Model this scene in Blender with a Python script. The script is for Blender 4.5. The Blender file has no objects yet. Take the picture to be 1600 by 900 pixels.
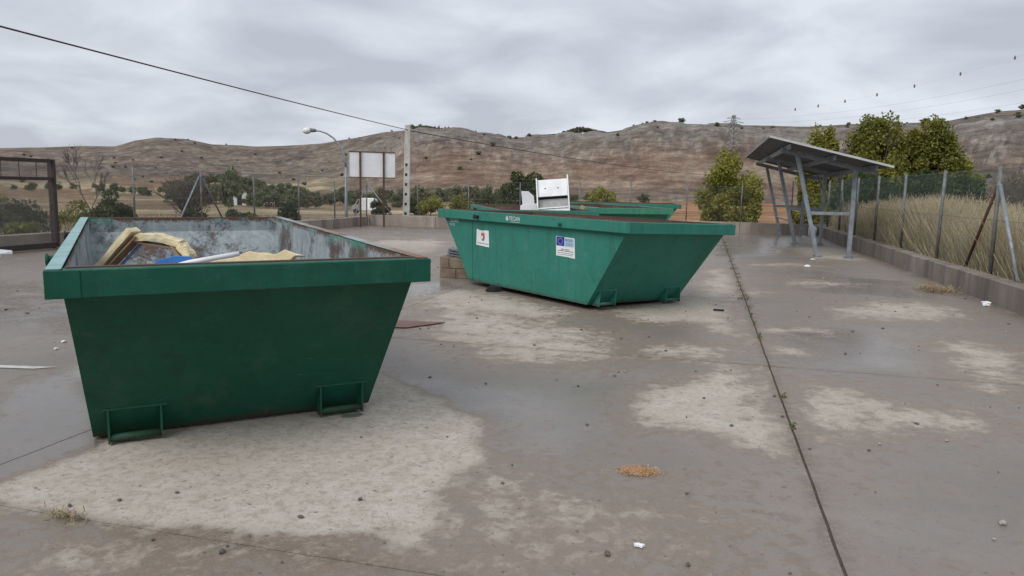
import bpy, bmesh, math, random
import numpy as np
from mathutils import Matrix, Vector, Euler
random.seed(7); rng = np.random.default_rng(7)
scene = bpy.context.scene
COL = scene.collection
R = math.radians

# ------------------------------------------------------------------ camera
cam_data = bpy.data.cameras.new('camera'); cam = bpy.data.objects.new('camera', cam_data); COL.objects.link(cam)
PITCH, ROLL, FPX = 0.13514, 0.02004, 1148.27
cam_data.sensor_width = 36.0; cam_data.lens = 36.0 * FPX / 1600.0
cam_data.clip_start = 0.05; cam_data.clip_end = 9000.0
_f = Vector((0, math.cos(PITCH), -math.sin(PITCH))); _r = Vector((1, 0, 0)); _u = _r.cross(_f)
_r2 = _r * math.cos(ROLL) + _u * math.sin(ROLL); _u2 = _u * math.cos(ROLL) - _r * math.sin(ROLL)
_m = Matrix((_r2, _u2, -_f)).transposed().to_4x4(); _m.translation = (0, 0, 1.6)
cam.matrix_world = _m
scene.camera = cam

# ------------------------------------------------------------------ sky and sun
SUN_EL, SUN_AZ = R(45), R(216)      # azimuth measured clockwise from +Y
world = bpy.data.worlds.new('World'); scene.world = world; world.use_nodes = True
def build_world():
    nt = world.node_tree; nt.nodes.clear(); N = nt.nodes.new; Lk = nt.links.new
    out = N('ShaderNodeOutputWorld')
    sky = N('ShaderNodeTexSky'); sky.sky_type = 'NISHITA'; sky.sun_disc = False
    sky.sun_elevation = SUN_EL; sky.sun_rotation = SUN_AZ; sky.altitude = 900; sky.dust_density = 3.0
    b1 = N('ShaderNodeBackground'); b1.inputs[1].default_value = 0.10; Lk(sky.outputs[0], b1.inputs[0])
    tc = N('ShaderNodeTexCoord'); sep = N('ShaderNodeSeparateXYZ'); Lk(tc.outputs['Generated'], sep.inputs[0])
    ab = N('ShaderNodeMath'); ab.operation = 'MAXIMUM'; ab.inputs[1].default_value = 0.0; Lk(sep.outputs[2], ab.inputs[0])
    ad = N('ShaderNodeMath'); ad.operation = 'ADD'; ad.inputs[1].default_value = 0.22; Lk(ab.outputs[0], ad.inputs[0])
    dv = []
    for k in (0, 1):
        d = N('ShaderNodeMath'); d.operation = 'DIVIDE'; Lk(sep.outputs[k], d.inputs[0]); Lk(ad.outputs[0], d.inputs[1]); dv.append(d)
    cb = N('ShaderNodeCombineXYZ'); Lk(dv[0].outputs[0], cb.inputs[0]); Lk(dv[1].outputs[0], cb.inputs[1])
    n1 = N('ShaderNodeTexNoise'); n1.inputs['Scale'].default_value = 1.7; n1.inputs['Detail'].default_value = 7; n1.inputs['Roughness'].default_value = 0.52; n1.inputs['Distortion'].default_value = 0.35
    Lk(cb.outputs[0], n1.inputs['Vector'])
    n2 = N('ShaderNodeTexNoise'); n2.inputs['Scale'].default_value = 0.42; n2.inputs['Detail'].default_value = 3; Lk(cb.outputs[0], n2.inputs['Vector'])
    ml = N('ShaderNodeMath'); ml.operation = 'MULTIPLY_ADD'; ml.inputs[1].default_value = 0.5; Lk(n2.outputs[0], ml.inputs[0]); 
    m2 = N('ShaderNodeMath'); m2.operation = 'MULTIPLY'; m2.inputs[1].default_value = 0.5; Lk(n1.outputs[0], m2.inputs[0]); Lk(m2.outputs[0], ml.inputs[2])
    rp = N('ShaderNodeValToRGB'); Lk(ml.outputs[0], rp.inputs[0])
    e = rp.color_ramp.elements
    e[0].position = 0.42; e[0].color = (0.405, 0.43, 0.485, 1)
    e[1].position = 0.58; e[1].color = (0.61, 0.64, 0.695, 1)
    x = e.new(0.5); x.color = (0.50, 0.53, 0.585, 1)
    b2 = N('ShaderNodeBackground'); b2.inputs[1].default_value = 1.0; Lk(rp.outputs[0], b2.inputs[0])
    mx = N('ShaderNodeMixShader'); mx.inputs[0].default_value = 0.94; Lk(b1.outputs[0], mx.inputs[1]); Lk(b2.outputs[0], mx.inputs[2])
    Lk(mx.outputs[0], out.inputs[0])
build_world()
sun_d = bpy.data.lights.new('sun', 'SUN'); sun_d.energy = 1.5; sun_d.angle = R(40); sun_d.color = (1, 0.975, 0.94)
sun = bpy.data.objects.new('sun', sun_d); COL.objects.link(sun)
_sd = Vector((math.sin(SUN_AZ) * math.cos(SUN_EL), math.cos(SUN_AZ) * math.cos(SUN_EL), math.sin(SUN_EL)))
sun.rotation_euler = _sd.to_track_quat('Z', 'Y').to_euler(); sun.location = (0, 0, 30)

scene.view_settings.view_transform = 'Standard'; scene.view_settings.look = 'None'
scene.view_settings.exposure = 0.35; scene.view_settings.gamma = 1.0; scene.view_settings.use_curve_mapping = False
scene.render.engine = 'CYCLES'
cy = scene.cycles
cy.max_bounces = 6; cy.diffuse_bounces = 3; cy.glossy_bounces = 3; cy.transmission_bounces = 4; cy.volume_bounces = 1; cy.transparent_max_bounces = 8
cy.caustics_reflective = False; cy.caustics_refractive = False
try:
    cy.use_denoising = True; cy.denoiser = 'OPENIMAGEDENOISE'
except Exception: pass

# ------------------------------------------------------------------ helpers
YA = R(14.5); CA, SA = math.cos(YA), math.sin(YA)
def W(u, v, z=0.0):                 # yard coordinates (u to the right, v away along the joint) -> world
    return Vector((u * CA + v * SA, -u * SA + v * CA, z))
def UV(x, y): return x * CA - y * SA, x * SA + y * CA
def sstep(a, b, x):
    t = np.clip((x - a) / (b - a), 0, 1); return t * t * (3 - 2 * t)
def gz(u, v):                       # the yard dips a little towards its back left corner
    return -0.2 * sstep(16, 27, np.asarray(v, float)) * sstep(0, 9, -np.asarray(u, float))

def vnoise(x, y, seed=0):
    x = np.asarray(x, float); y = np.asarray(y, float)
    xi = np.floor(x).astype(np.int64); yi = np.floor(y).astype(np.int64); fx = x - xi; fy = y - yi
    fx = fx * fx * (3 - 2 * fx); fy = fy * fy * (3 - 2 * fy)
    def hsh(a, b):
        n = (a * 374761393 + b * 668265263 + seed * 982451653) & 0xffffffff
        n = ((n ^ (n >> 13)) * 1274126177) & 0xffffffff
        return ((n ^ (n >> 16)) & 0xffff) / 65535.0
    return (hsh(xi, yi) * (1 - fx) + hsh(xi + 1, yi) * fx) * (1 - fy) + (hsh(xi, yi + 1) * (1 - fx) + hsh(xi + 1, yi + 1) * fx) * fy
def fbm(x, y, o=4, seed=0):
    s = 0; a = 0.5
    for k in range(o):
        s = s + a * vnoise(x, y, seed + k * 17); x = x * 2.03; y = y * 2.03; a *= 0.5
    return s / (1 - 0.5 ** o)

def tag(o, label=None, cat=None, group=None, kind=None):
    if label: o['label'] = label
    if cat: o['category'] = cat
    if group: o['group'] = group
    if kind: o['kind'] = kind
    return o
def empty(name, loc=(0, 0, 0), rot=(0, 0, 0), parent=None):
    o = bpy.data.objects.new(name, None); COL.objects.link(o); o.location = loc; o.rotation_euler = rot; o.empty_display_size = 0.2
    if parent: o.parent = parent
    return o
def inst(name, mesh, parent=None, loc=(0, 0, 0), rot=(0, 0, 0), sc=(1, 1, 1)):
    o = bpy.data.objects.new(name, mesh); COL.objects.link(o); o.location = loc; o.rotation_euler = rot; o.scale = sc
    if parent: o.parent = parent
    return o
def copy_tree(o, parent=None):
    c = o.copy(); COL.objects.link(c); c.parent = parent
    for ch in list(o.children): copy_tree(ch, c)
    return c

class MB:
    def __init__(s): s.v = []; s.f = []
    def add(s, vs, fs):
        n = len(s.v); s.v.extend([tuple(p) for p in vs]); s.f.extend([tuple(i + n for i in f) for f in fs]); return s
    def box(s, c, d, rot=None):
        c = Vector(c); hx, hy, hz = d[0] / 2, d[1] / 2, d[2] / 2
        P = [Vector((sx * hx, sy * hy, sz * hz)) for sx in (-1, 1) for sy in (-1, 1) for sz in (-1, 1)]
        if rot is not None:
            M = rot if isinstance(rot, Matrix) else Euler(rot).to_matrix()
            P = [M @ p for p in P]
        return s.add([c + p for p in P], [(0, 1, 3, 2), (4, 6, 7, 5), (0, 4, 5, 1), (2, 3, 7, 6), (0, 2, 6, 4), (1, 5, 7, 3)])
    def bar(s, a, b, w, d, up=(0, 0, 1)):           # rectangular bar from a to b
        a = Vector(a); b = Vector(b); t = (b - a).normalized(); up = Vector(up)
        if abs(t.dot(up)) > 0.98: up = Vector((0, 1, 0))
        x = t.cross(up).normalized(); y = x.cross(t)
        P = [q + x * (sx * w / 2) + y * (sy * d / 2) for q in (a, b) for sx, sy in ((-1, -1), (1, -1), (1, 1), (-1, 1))]
        return s.add(P, [(3, 2, 1, 0), (4, 5, 6, 7), (0, 1, 5, 4), (1, 2, 6, 5), (2, 3, 7, 6), (3, 0, 4, 7)])
    def tube(s, pts, rad, n=8, caps=True):
        pts = [Vector(p) for p in pts]
        if not hasattr(rad, '__len__'): rad = [rad] * len(pts)
        V = []; F = []; prev = None
        for i, p in enumerate(pts):
            t = (pts[min(i + 1, len(pts) - 1)] - pts[max(i - 1, 0)]).normalized()
            if prev is None:
                a = Vector((0, 0, 1)) if abs(t.z) < 0.9 else Vector((1, 0, 0)); x = t.cross(a).normalized()
            else:
                x = (prev - t * prev.dot(t)).normalized()
            prev = x; y = t.cross(x)
            for k in range(n):
                an = 2 * math.pi * k / n; V.append(p + x * (math.cos(an) * rad[i]) + y * (math.sin(an) * rad[i]))
        for i in range(len(pts) - 1):
            for k in range(n):
                F.append((i * n + k, i * n + (k + 1) % n, (i + 1) * n + (k + 1) % n, (i + 1) * n + k))
        if caps and n > 2:
            F.append(tuple(range(n - 1, -1, -1))); F.append(tuple((len(pts) - 1) * n + k for k in range(n)))
        return s.add(V, F)
    def extr(s, poly, t, M=None):                    # 2D polygon in xz, extruded by t along y
        n = len(poly)
        P = [Vector((x, -t / 2, z)) for x, z in poly] + [Vector((x, t / 2, z)) for x, z in poly]
        if M is not None: P = [M @ p for p in P]
        return s.add(P, [tuple(range(n)), tuple(range(2 * n - 1, n - 1, -1))] + [(i + n, (i + 1) % n + n, (i + 1) % n, i) for i in range(n)])
    def mesh(s, name, mat, smooth=False, bevel=0):
        me = bpy.data.meshes.new(name); me.from_pydata([tuple(p) for p in s.v], [], s.f)
        bm = bmesh.new(); bm.from_mesh(me)
        bmesh.ops.recalc_face_normals(bm, faces=bm.faces)
        if bevel: bmesh.ops.bevel(bm, geom=list(bm.edges), offset=bevel, segments=1, affect='EDGES', clamp_overlap=True)
        bm.to_mesh(me); bm.free()
        if mat: me.materials.append(mat)
        if smooth: me.shade_smooth()
        me.update(); return me
    def build(s, name, mat, parent=None, smooth=False, bevel=0, loc=(0, 0, 0), rot=(0, 0, 0)):
        return inst(name, s.mesh(name, mat, smooth, bevel), parent, loc, rot)

def np_mesh(name, V, F, mat, smooth=False):
    me = bpy.data.meshes.new(name); V = np.asarray(V, np.float32); F = np.asarray(F, np.int32); k = F.shape[1]
    me.vertices.add(len(V)); me.vertices.foreach_set('co', V.ravel())
    me.loops.add(F.size); me.loops.foreach_set('vertex_index', F.ravel())
    me.polygons.add(len(F)); me.polygons.foreach_set('loop_start', np.arange(0, F.size, k, dtype=np.int32))
    me.update(calc_edges=True)
    if mat: me.materials.append(mat)
    if smooth: me.shade_smooth()
    return me
def fattr(me, name, vals):
    a = me.attributes.new(name, 'FLOAT', 'POINT'); a.data.foreach_set('value', np.asarray(vals, np.float32).ravel())
def cattr(me, name, cols):
    a = me.attributes.new(name, 'FLOAT_COLOR', 'POINT'); c = np.ones((len(cols), 4), np.float32); c[:, :3] = cols
    a.data.foreach_set('color', c.ravel())

# ------------------------------------------------------------------ materials
class NT:
    def __init__(s, name):
        s.m = bpy.data.materials.new(name); s.m.use_nodes = True; s.t = s.m.node_tree; s.t.nodes.clear()
        s.out = s.t.nodes.new('ShaderNodeOutputMaterial'); s.p = s.t.nodes.new('ShaderNodeBsdfPrincipled'); s.t.links.new(s.p.outputs[0], s.out.inputs[0])
        s._tc = None
    def n(s, ty, **kw):
        x = s.t.nodes.new(ty)
        for k, v in kw.items(): setattr(x, k, v)
        return x
    def put(s, sock, v):
        if isinstance(v, bpy.types.NodeSocket): s.t.links.new(v, sock)
        elif isinstance(v, (tuple, list)) and len(v) == 3 and sock.type == 'RGBA': sock.default_value = (*v, 1)
        else: sock.default_value = v
    def co(s, kind='Object'):
        if s._tc is None: s._tc = s.n('ShaderNodeTexCoord')
        if kind == 'World':
            g = s.n('ShaderNodeNewGeometry'); return g.outputs['Position']
        return s._tc.outputs[kind]
    def scaled(s, vec, sc):
        m = s.n('ShaderNodeMapping'); s.put(m.inputs['Vector'], vec); m.inputs['Scale'].default_value = sc; return m.outputs[0]
    def noise(s, scale, detail=5, rough=0.55, vec=None, dist=0):
        x = s.n('ShaderNodeTexNoise'); x.inputs['Scale'].default_value = scale; x.inputs['Detail'].default_value = detail
        x.inputs['Roughness'].default_value = rough; x.inputs['Distortion'].default_value = dist
        s.put(x.inputs['Vector'], vec if vec is not None else s.co()); return x.outputs[0]
    def math(s, op, a, b=0.0, c=0.0, clamp=False):
        x = s.n('ShaderNodeMath', operation=op, use_clamp=clamp); s.put(x.inputs[0], a); s.put(x.inputs[1], b); s.put(x.inputs[2], c); return x.outputs[0]
    def step(s, v, a, b, lo=0.0, hi=1.0):
        x = s.n('ShaderNodeMapRange', interpolation_type='SMOOTHSTEP'); s.put(x.inputs[0], v)
        for i, q in enumerate((a, b, lo, hi)): s.put(x.inputs[i + 1], q)
        return x.outputs[0]
    def mix(s, f, a, b, mode='MIX'):
        x = s.n('ShaderNodeMix', data_type='RGBA', blend_type=mode); s.put(x.inputs[0], f); s.put(x.inputs[6], a); s.put(x.inputs[7], b); return x.outputs[2]
    def sep(s, v):
        x = s.n('ShaderNodeSeparateXYZ'); s.put(x.inputs[0], v); return x.outputs
    def attr(s, name): 
        x = s.n('ShaderNodeAttribute', attribute_name=name); return x
    def bump(s, hgt, st=0.3, dist=0.01):
        x = s.n('ShaderNodeBump'); x.inputs['Strength'].default_value = st; x.inputs['Distance'].default_value = dist
        s.put(x.inputs['Height'], hgt); s.put(s.p.inputs['Normal'], x.outputs[0])
    def set(s, col=None, rough=None, metal=None, spec=None):
        if col is not None: s.put(s.p.inputs['Base Color'], col)
        if rough is not None: s.put(s.p.inputs['Roughness'], rough)
        if metal is not None: s.put(s.p.inputs['Metallic'], metal)
        if spec is not None: s.put(s.p.inputs['Specular IOR Level'], spec)
        return s.m

def simple(name, c1, c2=None, rough=0.6, scale=6, metal=0.0, bump=0.0, bscale=60, detail=5):
    t = NT(name); c2 = c2 or tuple(x * 0.75 for x in c1)
    f = t.step(t.noise(scale, detail), 0.35, 0.65)
    if bump: t.bump(t.noise(bscale, 4), bump)
    return t.set(t.mix(f, c1, c2), rough, metal)

def mat_slab():
    t = NT('wet_concrete'); P = t.co('World')
    dry = t.attr('dry').outputs['Fac']; pud = t.attr('puddle').outputs['Fac']; grit = t.attr('grit').outputs['Fac']
    n1 = t.noise(0.9, 6, 0.6, P); n2 = t.noise(9, 7, 0.62, P, 0.4); n3 = t.noise(45, 5, 0.6, P); n4 = t.noise(190, 3, 0.6, P)
    n5 = t.noise(3.2, 6, 0.6, P, 0.3); n6 = t.noise(22, 6, 0.7, P, 0.6)
    a = t.math('MULTIPLY_ADD', t.math('SUBTRACT', n2, 0.5), 0.95, dry)
    a = t.math('MULTIPLY_ADD', t.math('SUBTRACT', n5, 0.5), 0.75, a)
    a = t.math('MULTIPLY_ADD', t.math('SUBTRACT', n6, 0.5), 0.75, a)
    df = t.step(a, 0.38, 0.80)
    damp = t.step(a, 0.12, 0.5)
    wet = t.mix(t.step(n1, 0.3, 0.7), (0.205, 0.180, 0.160), (0.262, 0.226, 0.195))
    wet = t.mix(damp, wet, (0.285, 0.235, 0.188))
    wet = t.mix(t.step(n2, 0.45, 0.75), wet, (0.22, 0.18, 0.148))
    dryc = t.mix(t.step(n2, 0.35, 0.7), (0.53, 0.485, 0.425), (0.43, 0.385, 0.325))
    dryc = t.mix(t.step(n1, 0.5, 0.8), dryc, (0.46, 0.395, 0.315))
    dryc = t.mix(t.math('MULTIPLY', t.step(n6, 0.48, 0.62), 0.55), dryc, (0.30, 0.255, 0.205))
    col = t.mix(df, wet, dryc)
    rim = t.math('MULTIPLY', t.step(a, 0.24, 0.44), t.math('SUBTRACT', 1.0, df)); col = t.mix(t.math('MULTIPLY', rim, 0.55), col, (0.185, 0.138, 0.102))
    gf = t.math('MULTIPLY', grit, t.step(n5, 0.34, 0.54))
    col = t.mix(gf, col, t.mix(t.step(n6, 0.46, 0.58), (0.095, 0.07, 0.052), (0.235, 0.18, 0.13)))
    col = t.mix(t.math('MULTIPLY', t.step(n4, 0.54, 0.70), 0.5), col, (0.10, 0.085, 0.075))
    sp = t.noise(26, 3, 0.5, P); col = t.mix(t.math('MULTIPLY', t.step(sp, 0.66, 0.70), 0.6), col, (0.085, 0.068, 0.056))
    col = t.mix(t.math('MULTIPLY', t.step(n3, 0.62, 0.75), 0.3), col, (0.30, 0.26, 0.21))
    pf = t.math('MULTIPLY_ADD', t.math('SUBTRACT', n1, 0.5), 0.9, pud)
    pf = t.math('MULTIPLY_ADD', t.math('SUBTRACT', n2, 0.5), 0.45, pf)
    pf = t.step(pf, 0.18, 0.78)
    pf = t.math('MULTIPLY', pf, t.math('SUBTRACT', 1.0, df))
    col = t.mix(t.math('MULTIPLY', pf, 0.3), col, (0.12, 0.108, 0.10))
    rw = t.math('MULTIPLY_ADD', pf, -0.24, t.math('MULTIPLY_ADD', n2, 0.2, 0.33))
    rough = t.math('ADD', t.math('MULTIPLY', df, 0.5), rw, clamp=True)
    t.put(t.p.inputs['Specular IOR Level'], t.math('MULTIPLY_ADD', df, -0.3, 0.5))
    h = t.math('ADD', t.math('MULTIPLY', n4, 0.5), t.math('MULTIPLY', n3, 0.8))
    h = t.math('MULTIPLY', h, t.math('MULTIPLY_ADD', pf, -0.93, 1.0))
    t.bump(h, 0.35, 0.008)
    return t.set(col, rough)

def mat_paint(name, base, alt, worn):
    t = NT(name); O = t.co(); z = t.sep(O)[2]
    n1 = t.noise(1.6, 6, 0.6, O); n2 = t.noise(7, 7, 0.65, O, 0.6); n3 = t.noise(55, 4, 0.6, O)
    streak = t.noise(9, 5, 0.6, t.scaled(O, (1, 1, 0.07)))
    c = t.mix(t.step(n1, 0.3, 0.7), base, alt)
    c = t.mix(t.math('MULTIPLY', t.step(n2, 0.50, 0.70), 0.4), c, worn)
    smear = t.noise(5.5, 6, 0.62, t.scaled(O, (1, 1, 2.2)), 1.2)
    c = t.mix(t.math('MULTIPLY', t.step(smear, 0.56, 0.72), 0.32), c, tuple(x * 0.45 for x in base))
    dust = t.noise(2.6, 7, 0.65, O, 0.4); c = t.mix(t.math('MULTIPLY', t.step(dust, 0.5, 0.74), 0.14), c, (0.20, 0.21, 0.17))
    scr = t.noise(30, 3, 0.5, t.scaled(O, (0.25, 0.25, 3.5)), 0.3); c = t.mix(t.math('MULTIPLY', t.step(scr, 0.715, 0.74), 0.22), c, (0.24, 0.34, 0.28))
    c = t.mix(t.math('MULTIPLY', t.step(streak, 0.5, 0.75), 0.42), c, tuple(x * 0.5 + 0.01 for x in base))
    c = t.mix(t.math('MULTIPLY', t.step(t.noise(26, 5, 0.7, O, 1.5), 0.66, 0.72), 0.75), c, tuple(x * 0.4 for x in base))
    lo = t.step(t.math('MULTIPLY_ADD', n2, -0.14, z), 0.03, -0.06)
    c = t.mix(t.math('MULTIPLY', lo, t.step(n3, 0.3, 0.6)), c, (0.06, 0.028, 0.015))
    c = t.mix(t.math('MULTIPLY', t.step(t.noise(38, 4, 0.7, O), 0.69, 0.75), 0.6), c, (0.09, 0.04, 0.02))
    t.bump(t.math('ADD', t.math('MULTIPLY', n1, 3.0), t.math('MULTIPLY', n3, 0.15)), 0.25, 0.01)
    return t.set(c, t.step(n2, 0.3, 0.7, 0.42, 0.62), spec=0.22)

def mat_lining(name, grey, dark, rust, paint, rustamt=0.0):
    t = NT(name); O = t.co(); z = t.sep(O)[2]
    n1 = t.noise(1.8, 6, 0.6, O); n2 = t.noise(8, 8, 0.68, O, 0.8); n3 = t.noise(34, 5, 0.65, O)
    streak = t.noise(11, 5, 0.6, t.scaled(O, (1, 1, 0.08)))
    c = t.mix(t.step(n2, 0.35, 0.65), grey, tuple(x * 0.75 for x in grey))
    c = t.mix(t.math('MULTIPLY', t.step(streak, 0.5, 0.7), 0.5), c, tuple(min(1, x * 1.35) for x in grey))
    c = t.mix(t.math('MULTIPLY', t.step(t.math('ADD', n1, t.math('MULTIPLY', n2, 0.4)), 0.68, 0.84), 0.9), c, dark)
    c = t.mix(t.math('MULTIPLY', t.step(t.noise(4.5, 7, 0.7, t.scaled(O, (1, 1, 0.4)), 0.8), 0.55, 0.66), 0.75), c, dark)
    rf = t.step(t.math('ADD', t.math('MULTIPLY', n1, 0.7), t.math('MULTIPLY', n3, 0.55)), 0.655 - rustamt, 0.74 - rustamt)
    c = t.mix(t.math('MULTIPLY', rf, 0.9), c, rust)
    top = t.step(t.math('MULTIPLY_ADD', t.math('SUBTRACT', n2, 0.5), 0.4, z), 1.09, 1.17)
    c = t.mix(t.math('MULTIPLY', top, t.step(n1, 0.50, 0.60, 0.0, 0.7)), c, paint)
    c = t.mix(t.math('MULTIPLY', t.step(t.math('MULTIPLY_ADD', n3, 0.1, z), 1.165, 1.21), t.step(n1, 0.56, 0.5)), c, rust)
    t.bump(n2, 0.2, 0.01)
    return t.set(c, 0.6, spec=0.35)

def mat_wall(name='cast_concrete_wall', f=1.0):
    t = NT(name); P = t.co('World'); O = t.co()
    n1 = t.noise(1.3, 6, 0.6, P); n2 = t.noise(11, 6, 0.65, P)
    st = t.noise(1.5, 4, 0.6, t.scaled(P, (1, 1, 0.12)), 0.5)
    c = t.mix(t.step(n1, 0.3, 0.7), (0.28, 0.24, 0.205), (0.21, 0.178, 0.152))
    c = t.mix(t.math('MULTIPLY', t.step(st, 0.42, 0.68), 0.85), c, (0.125, 0.104, 0.088))
    c = t.mix(t.math('MULTIPLY', t.step(st, 0.38, 0.30), 0.45), c, (0.38, 0.345, 0.30))
    c = t.mix(t.math('MULTIPLY', t.step(n2, 0.55, 0.75), 0.5), c, (0.12, 0.10, 0.08))
    c = t.mix(1.0, c, (f, f, f), 'MULTIPLY')
    t.bump(t.noise(60, 5, 0.6, P), 0.35, 0.01)
    return t.set(c, 0.82)

def mat_leaf(name, a, b, c):
    t = NT(name); g = t.n('ShaderNodeNewGeometry'); r = g.outputs['Random Per Island']
    P = g.outputs['Position']
    col = t.mix(r, a, b); col = t.mix(t.step(t.noise(0.9, 3, 0.5, P), 0.4, 0.62), col, c)
    col = t.mix(0.35, col, t.mix(t.math('FRACT', t.math('MULTIPLY', r, 7.3)), tuple(x * 0.55 for x in a), tuple(min(1, x * 1.5) for x in b)))
    t.set(col, 0.6, spec=0.25)
    tr = t.n('ShaderNodeBsdfTranslucent'); t.put(tr.inputs[0], col)
    mx = t.n('ShaderNodeMixShader'); mx.inputs[0].default_value = 0.3
    t.t.links.new(t.p.outputs[0], mx.inputs[1]); t.t.links.new(tr.outputs[0], mx.inputs[2]); t.t.links.new(mx.outputs[0], t.out.inputs[0])
    return t.m

def mat_terrain():
    t = NT('hill_ground'); P = t.co('World'); c = t.attr('Col').outputs['Color']
    n1 = t.noise(0.05, 10, 0.72, t.scaled(P, (1, 1, 4.0)), 0.6); n2 = t.noise(0.22, 9, 0.74, t.scaled(P, (1, 1, 3.0))); n3 = t.noise(2.2, 6, 0.65, P)
    c = t.mix(0.75, c, t.mix(t.step(n1, 0.3, 0.7), (0.62, 0.60, 0.58), (1.32, 1.33, 1.34)), 'MULTIPLY')
    c = t.mix(0.7, c, t.mix(t.step(n2, 0.33, 0.66), (0.52, 0.53, 0.55), (1.44, 1.42, 1.38)), 'MULTIPLY')
    c = t.mix(0.6, c, t.mix(t.step(n3, 0.35, 0.65), (0.6, 0.6, 0.6), (1.4, 1.38, 1.32)), 'MULTIPLY')
    t.bump(t.math('ADD', t.math('MULTIPLY', n2, 4.0), t.math('MULTIPLY', n3, 0.6)), 0.5, 1.0)
    return t.set(c, 0.95, spec=0.05)

M = {}
M['slab'] = mat_slab()
M['green'] = mat_paint('green_skip_paint', (0.008, 0.078, 0.049), (0.011, 0.094, 0.06), (0.03, 0.125, 0.09))
M['green_b'] = mat_paint('bright_green_skip_paint', (0.030, 0.185, 0.138), (0.038, 0.215, 0.165), (0.075, 0.25, 0.19))
M['green_c'] = mat_paint('faded_green_skip_paint', (0.05, 0.235, 0.15), (0.07, 0.27, 0.175), (0.12, 0.32, 0.22))
M['lining_a'] = mat_lining('scraped_grey_steel', (0.32, 0.37, 0.385), (0.07, 0.085, 0.095), (0.11, 0.05, 0.032), (0.05, 0.29, 0.22))
M['lining_b'] = mat_lining('brown_rusted_steel', (0.16, 0.13, 0.12), (0.06, 0.05, 0.045), (0.11, 0.055, 0.038), (0.10, 0.07, 0.06), 0.12)
M['rim_top'] = simple('rubbed_rim_edge', (0.28, 0.44, 0.44), (0.20, 0.36, 0.35), 0.5, 5)
M['rim_worn'] = simple('rusty_rim_edge', (0.30, 0.36, 0.35), (0.20, 0.10, 0.06), 0.6, 3)
M['wall'] = mat_wall(); M['wall_pale'] = mat_wall('pale_cast_concrete_wall', 1.45)
M['galv'] = simple('galvanised_steel', (0.30, 0.335, 0.365), (0.21, 0.24, 0.27), 0.5, 8, 0.25)
M['galv_old'] = simple('weathered_post_steel', (0.20, 0.205, 0.205), (0.13, 0.13, 0.128), 0.62, 7, 0.2)
M['rust'] = simple('rusted_steel', (0.13, 0.058, 0.038), (0.07, 0.038, 0.03), 0.8, 9)
M['gate'] = simple('dark_gate_steel', (0.030, 0.024, 0.022), (0.05, 0.032, 0.027), 0.6, 9)
M['wire'] = simple('fence_wire', (0.22, 0.22, 0.21), (0.15, 0.155, 0.15), 0.6, 5, 0.2)
M['wire_green'] = simple('green_coated_wire', (0.09, 0.13, 0.105), (0.07, 0.105, 0.085), 0.6, 5)
M['cable'] = simple('black_cable', (0.03, 0.03, 0.032), None, 0.6)
M['pole'] = simple('pole_concrete', (0.58, 0.56, 0.52), (0.46, 0.44, 0.41), 0.85, 4, bump=0.2)
M['white'] = simple('white_sheet', (0.84, 0.85, 0.86), (0.78, 0.79, 0.80), 0.5, 3)
M['whitegloss'] = simple('white_laminate', (0.80, 0.81, 0.82), (0.70, 0.71, 0.72), 0.35, 5)
M['greyboard'] = simple('grey_board', (0.36, 0.365, 0.35), (0.27, 0.27, 0.26), 0.6, 5)
M['wood'] = simple('raw_chipboard', (0.50, 0.36, 0.20), (0.40, 0.27, 0.14), 0.75, 20)
M['foam'] = simple('yellow_foam', (0.76, 0.66, 0.43), (0.66, 0.54, 0.32), 0.9, 7, bump=0.6, bscale=30)
M['foam_brown'] = simple('brown_foam_face', (0.30, 0.185, 0.10), (0.22, 0.13, 0.07), 0.85, 8)
M['blue'] = simple('blue_plastic', (0.02, 0.17, 0.50), (0.025, 0.13, 0.40), 0.4, 5)
M['blue_pale'] = simple('pale_blue_lining', (0.22, 0.34, 0.55), (0.15, 0.25, 0.42), 0.5, 5)
M['black'] = simple('black_rubber', (0.02, 0.02, 0.021), None, 0.6)
M['dark'] = simple('dark_gap', (0.03, 0.03, 0.03), None, 0.9)
M['roof'] = simple('grey_roof_sheet', (0.17, 0.18, 0.19), (0.125, 0.13, 0.14), 0.6, 3)
M['crate'] = simple('grey_crate_plastic', (0.20, 0.215, 0.23), (0.15, 0.16, 0.17), 0.6, 6)
M['block'] = simple('stained_concrete_block', (0.25, 0.195, 0.145), (0.16, 0.12, 0.085), 0.9, 5, bump=0.5)
M['bark'] = simple('bark', (0.13, 0.105, 0.085), (0.08, 0.065, 0.053), 0.9, 12, bump=0.5)
M['twig'] = simple('bare_twigs', (0.15, 0.125, 0.11), (0.10, 0.083, 0.073), 0.9, 6)
M['stone'] = simple('dark_pebble', (0.075, 0.068, 0.062), (0.14, 0.125, 0.11), 0.7, 20)
M['palestone'] = simple('pale_pebble', (0.42, 0.39, 0.34), (0.30, 0.27, 0.23), 0.8, 20)
M['sawdust'] = simple('sawdust_grain', (0.58, 0.39, 0.23), (0.46, 0.28, 0.15), 0.9, 40)
M['straw'] = simple('straw', (0.36, 0.28, 0.16), (0.25, 0.19, 0.10), 0.9, 20)
M['brownboard'] = simple('red_brown_board', (0.20, 0.095, 0.068), (0.15, 0.07, 0.05), 0.5, 6)
M['glass_shard'] = simple('green_glass', (0.16, 0.21, 0.185), (0.13, 0.18, 0.16), 0.15, 3)
M['lampwhite'] = simple('opal_lamp_bowl', (0.78, 0.78, 0.78), (0.70, 0.70, 0.70), 0.3, 3)
M['sticker_blue'] = simple('sticker_blue_ink', (0.012, 0.03, 0.36), (0.012, 0.03, 0.32), 0.4, 3)
M['sticker_sky'] = simple('sticker_sky_ink', (0.42, 0.62, 0.78), (0.50, 0.68, 0.80), 0.4, 9)
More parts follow.
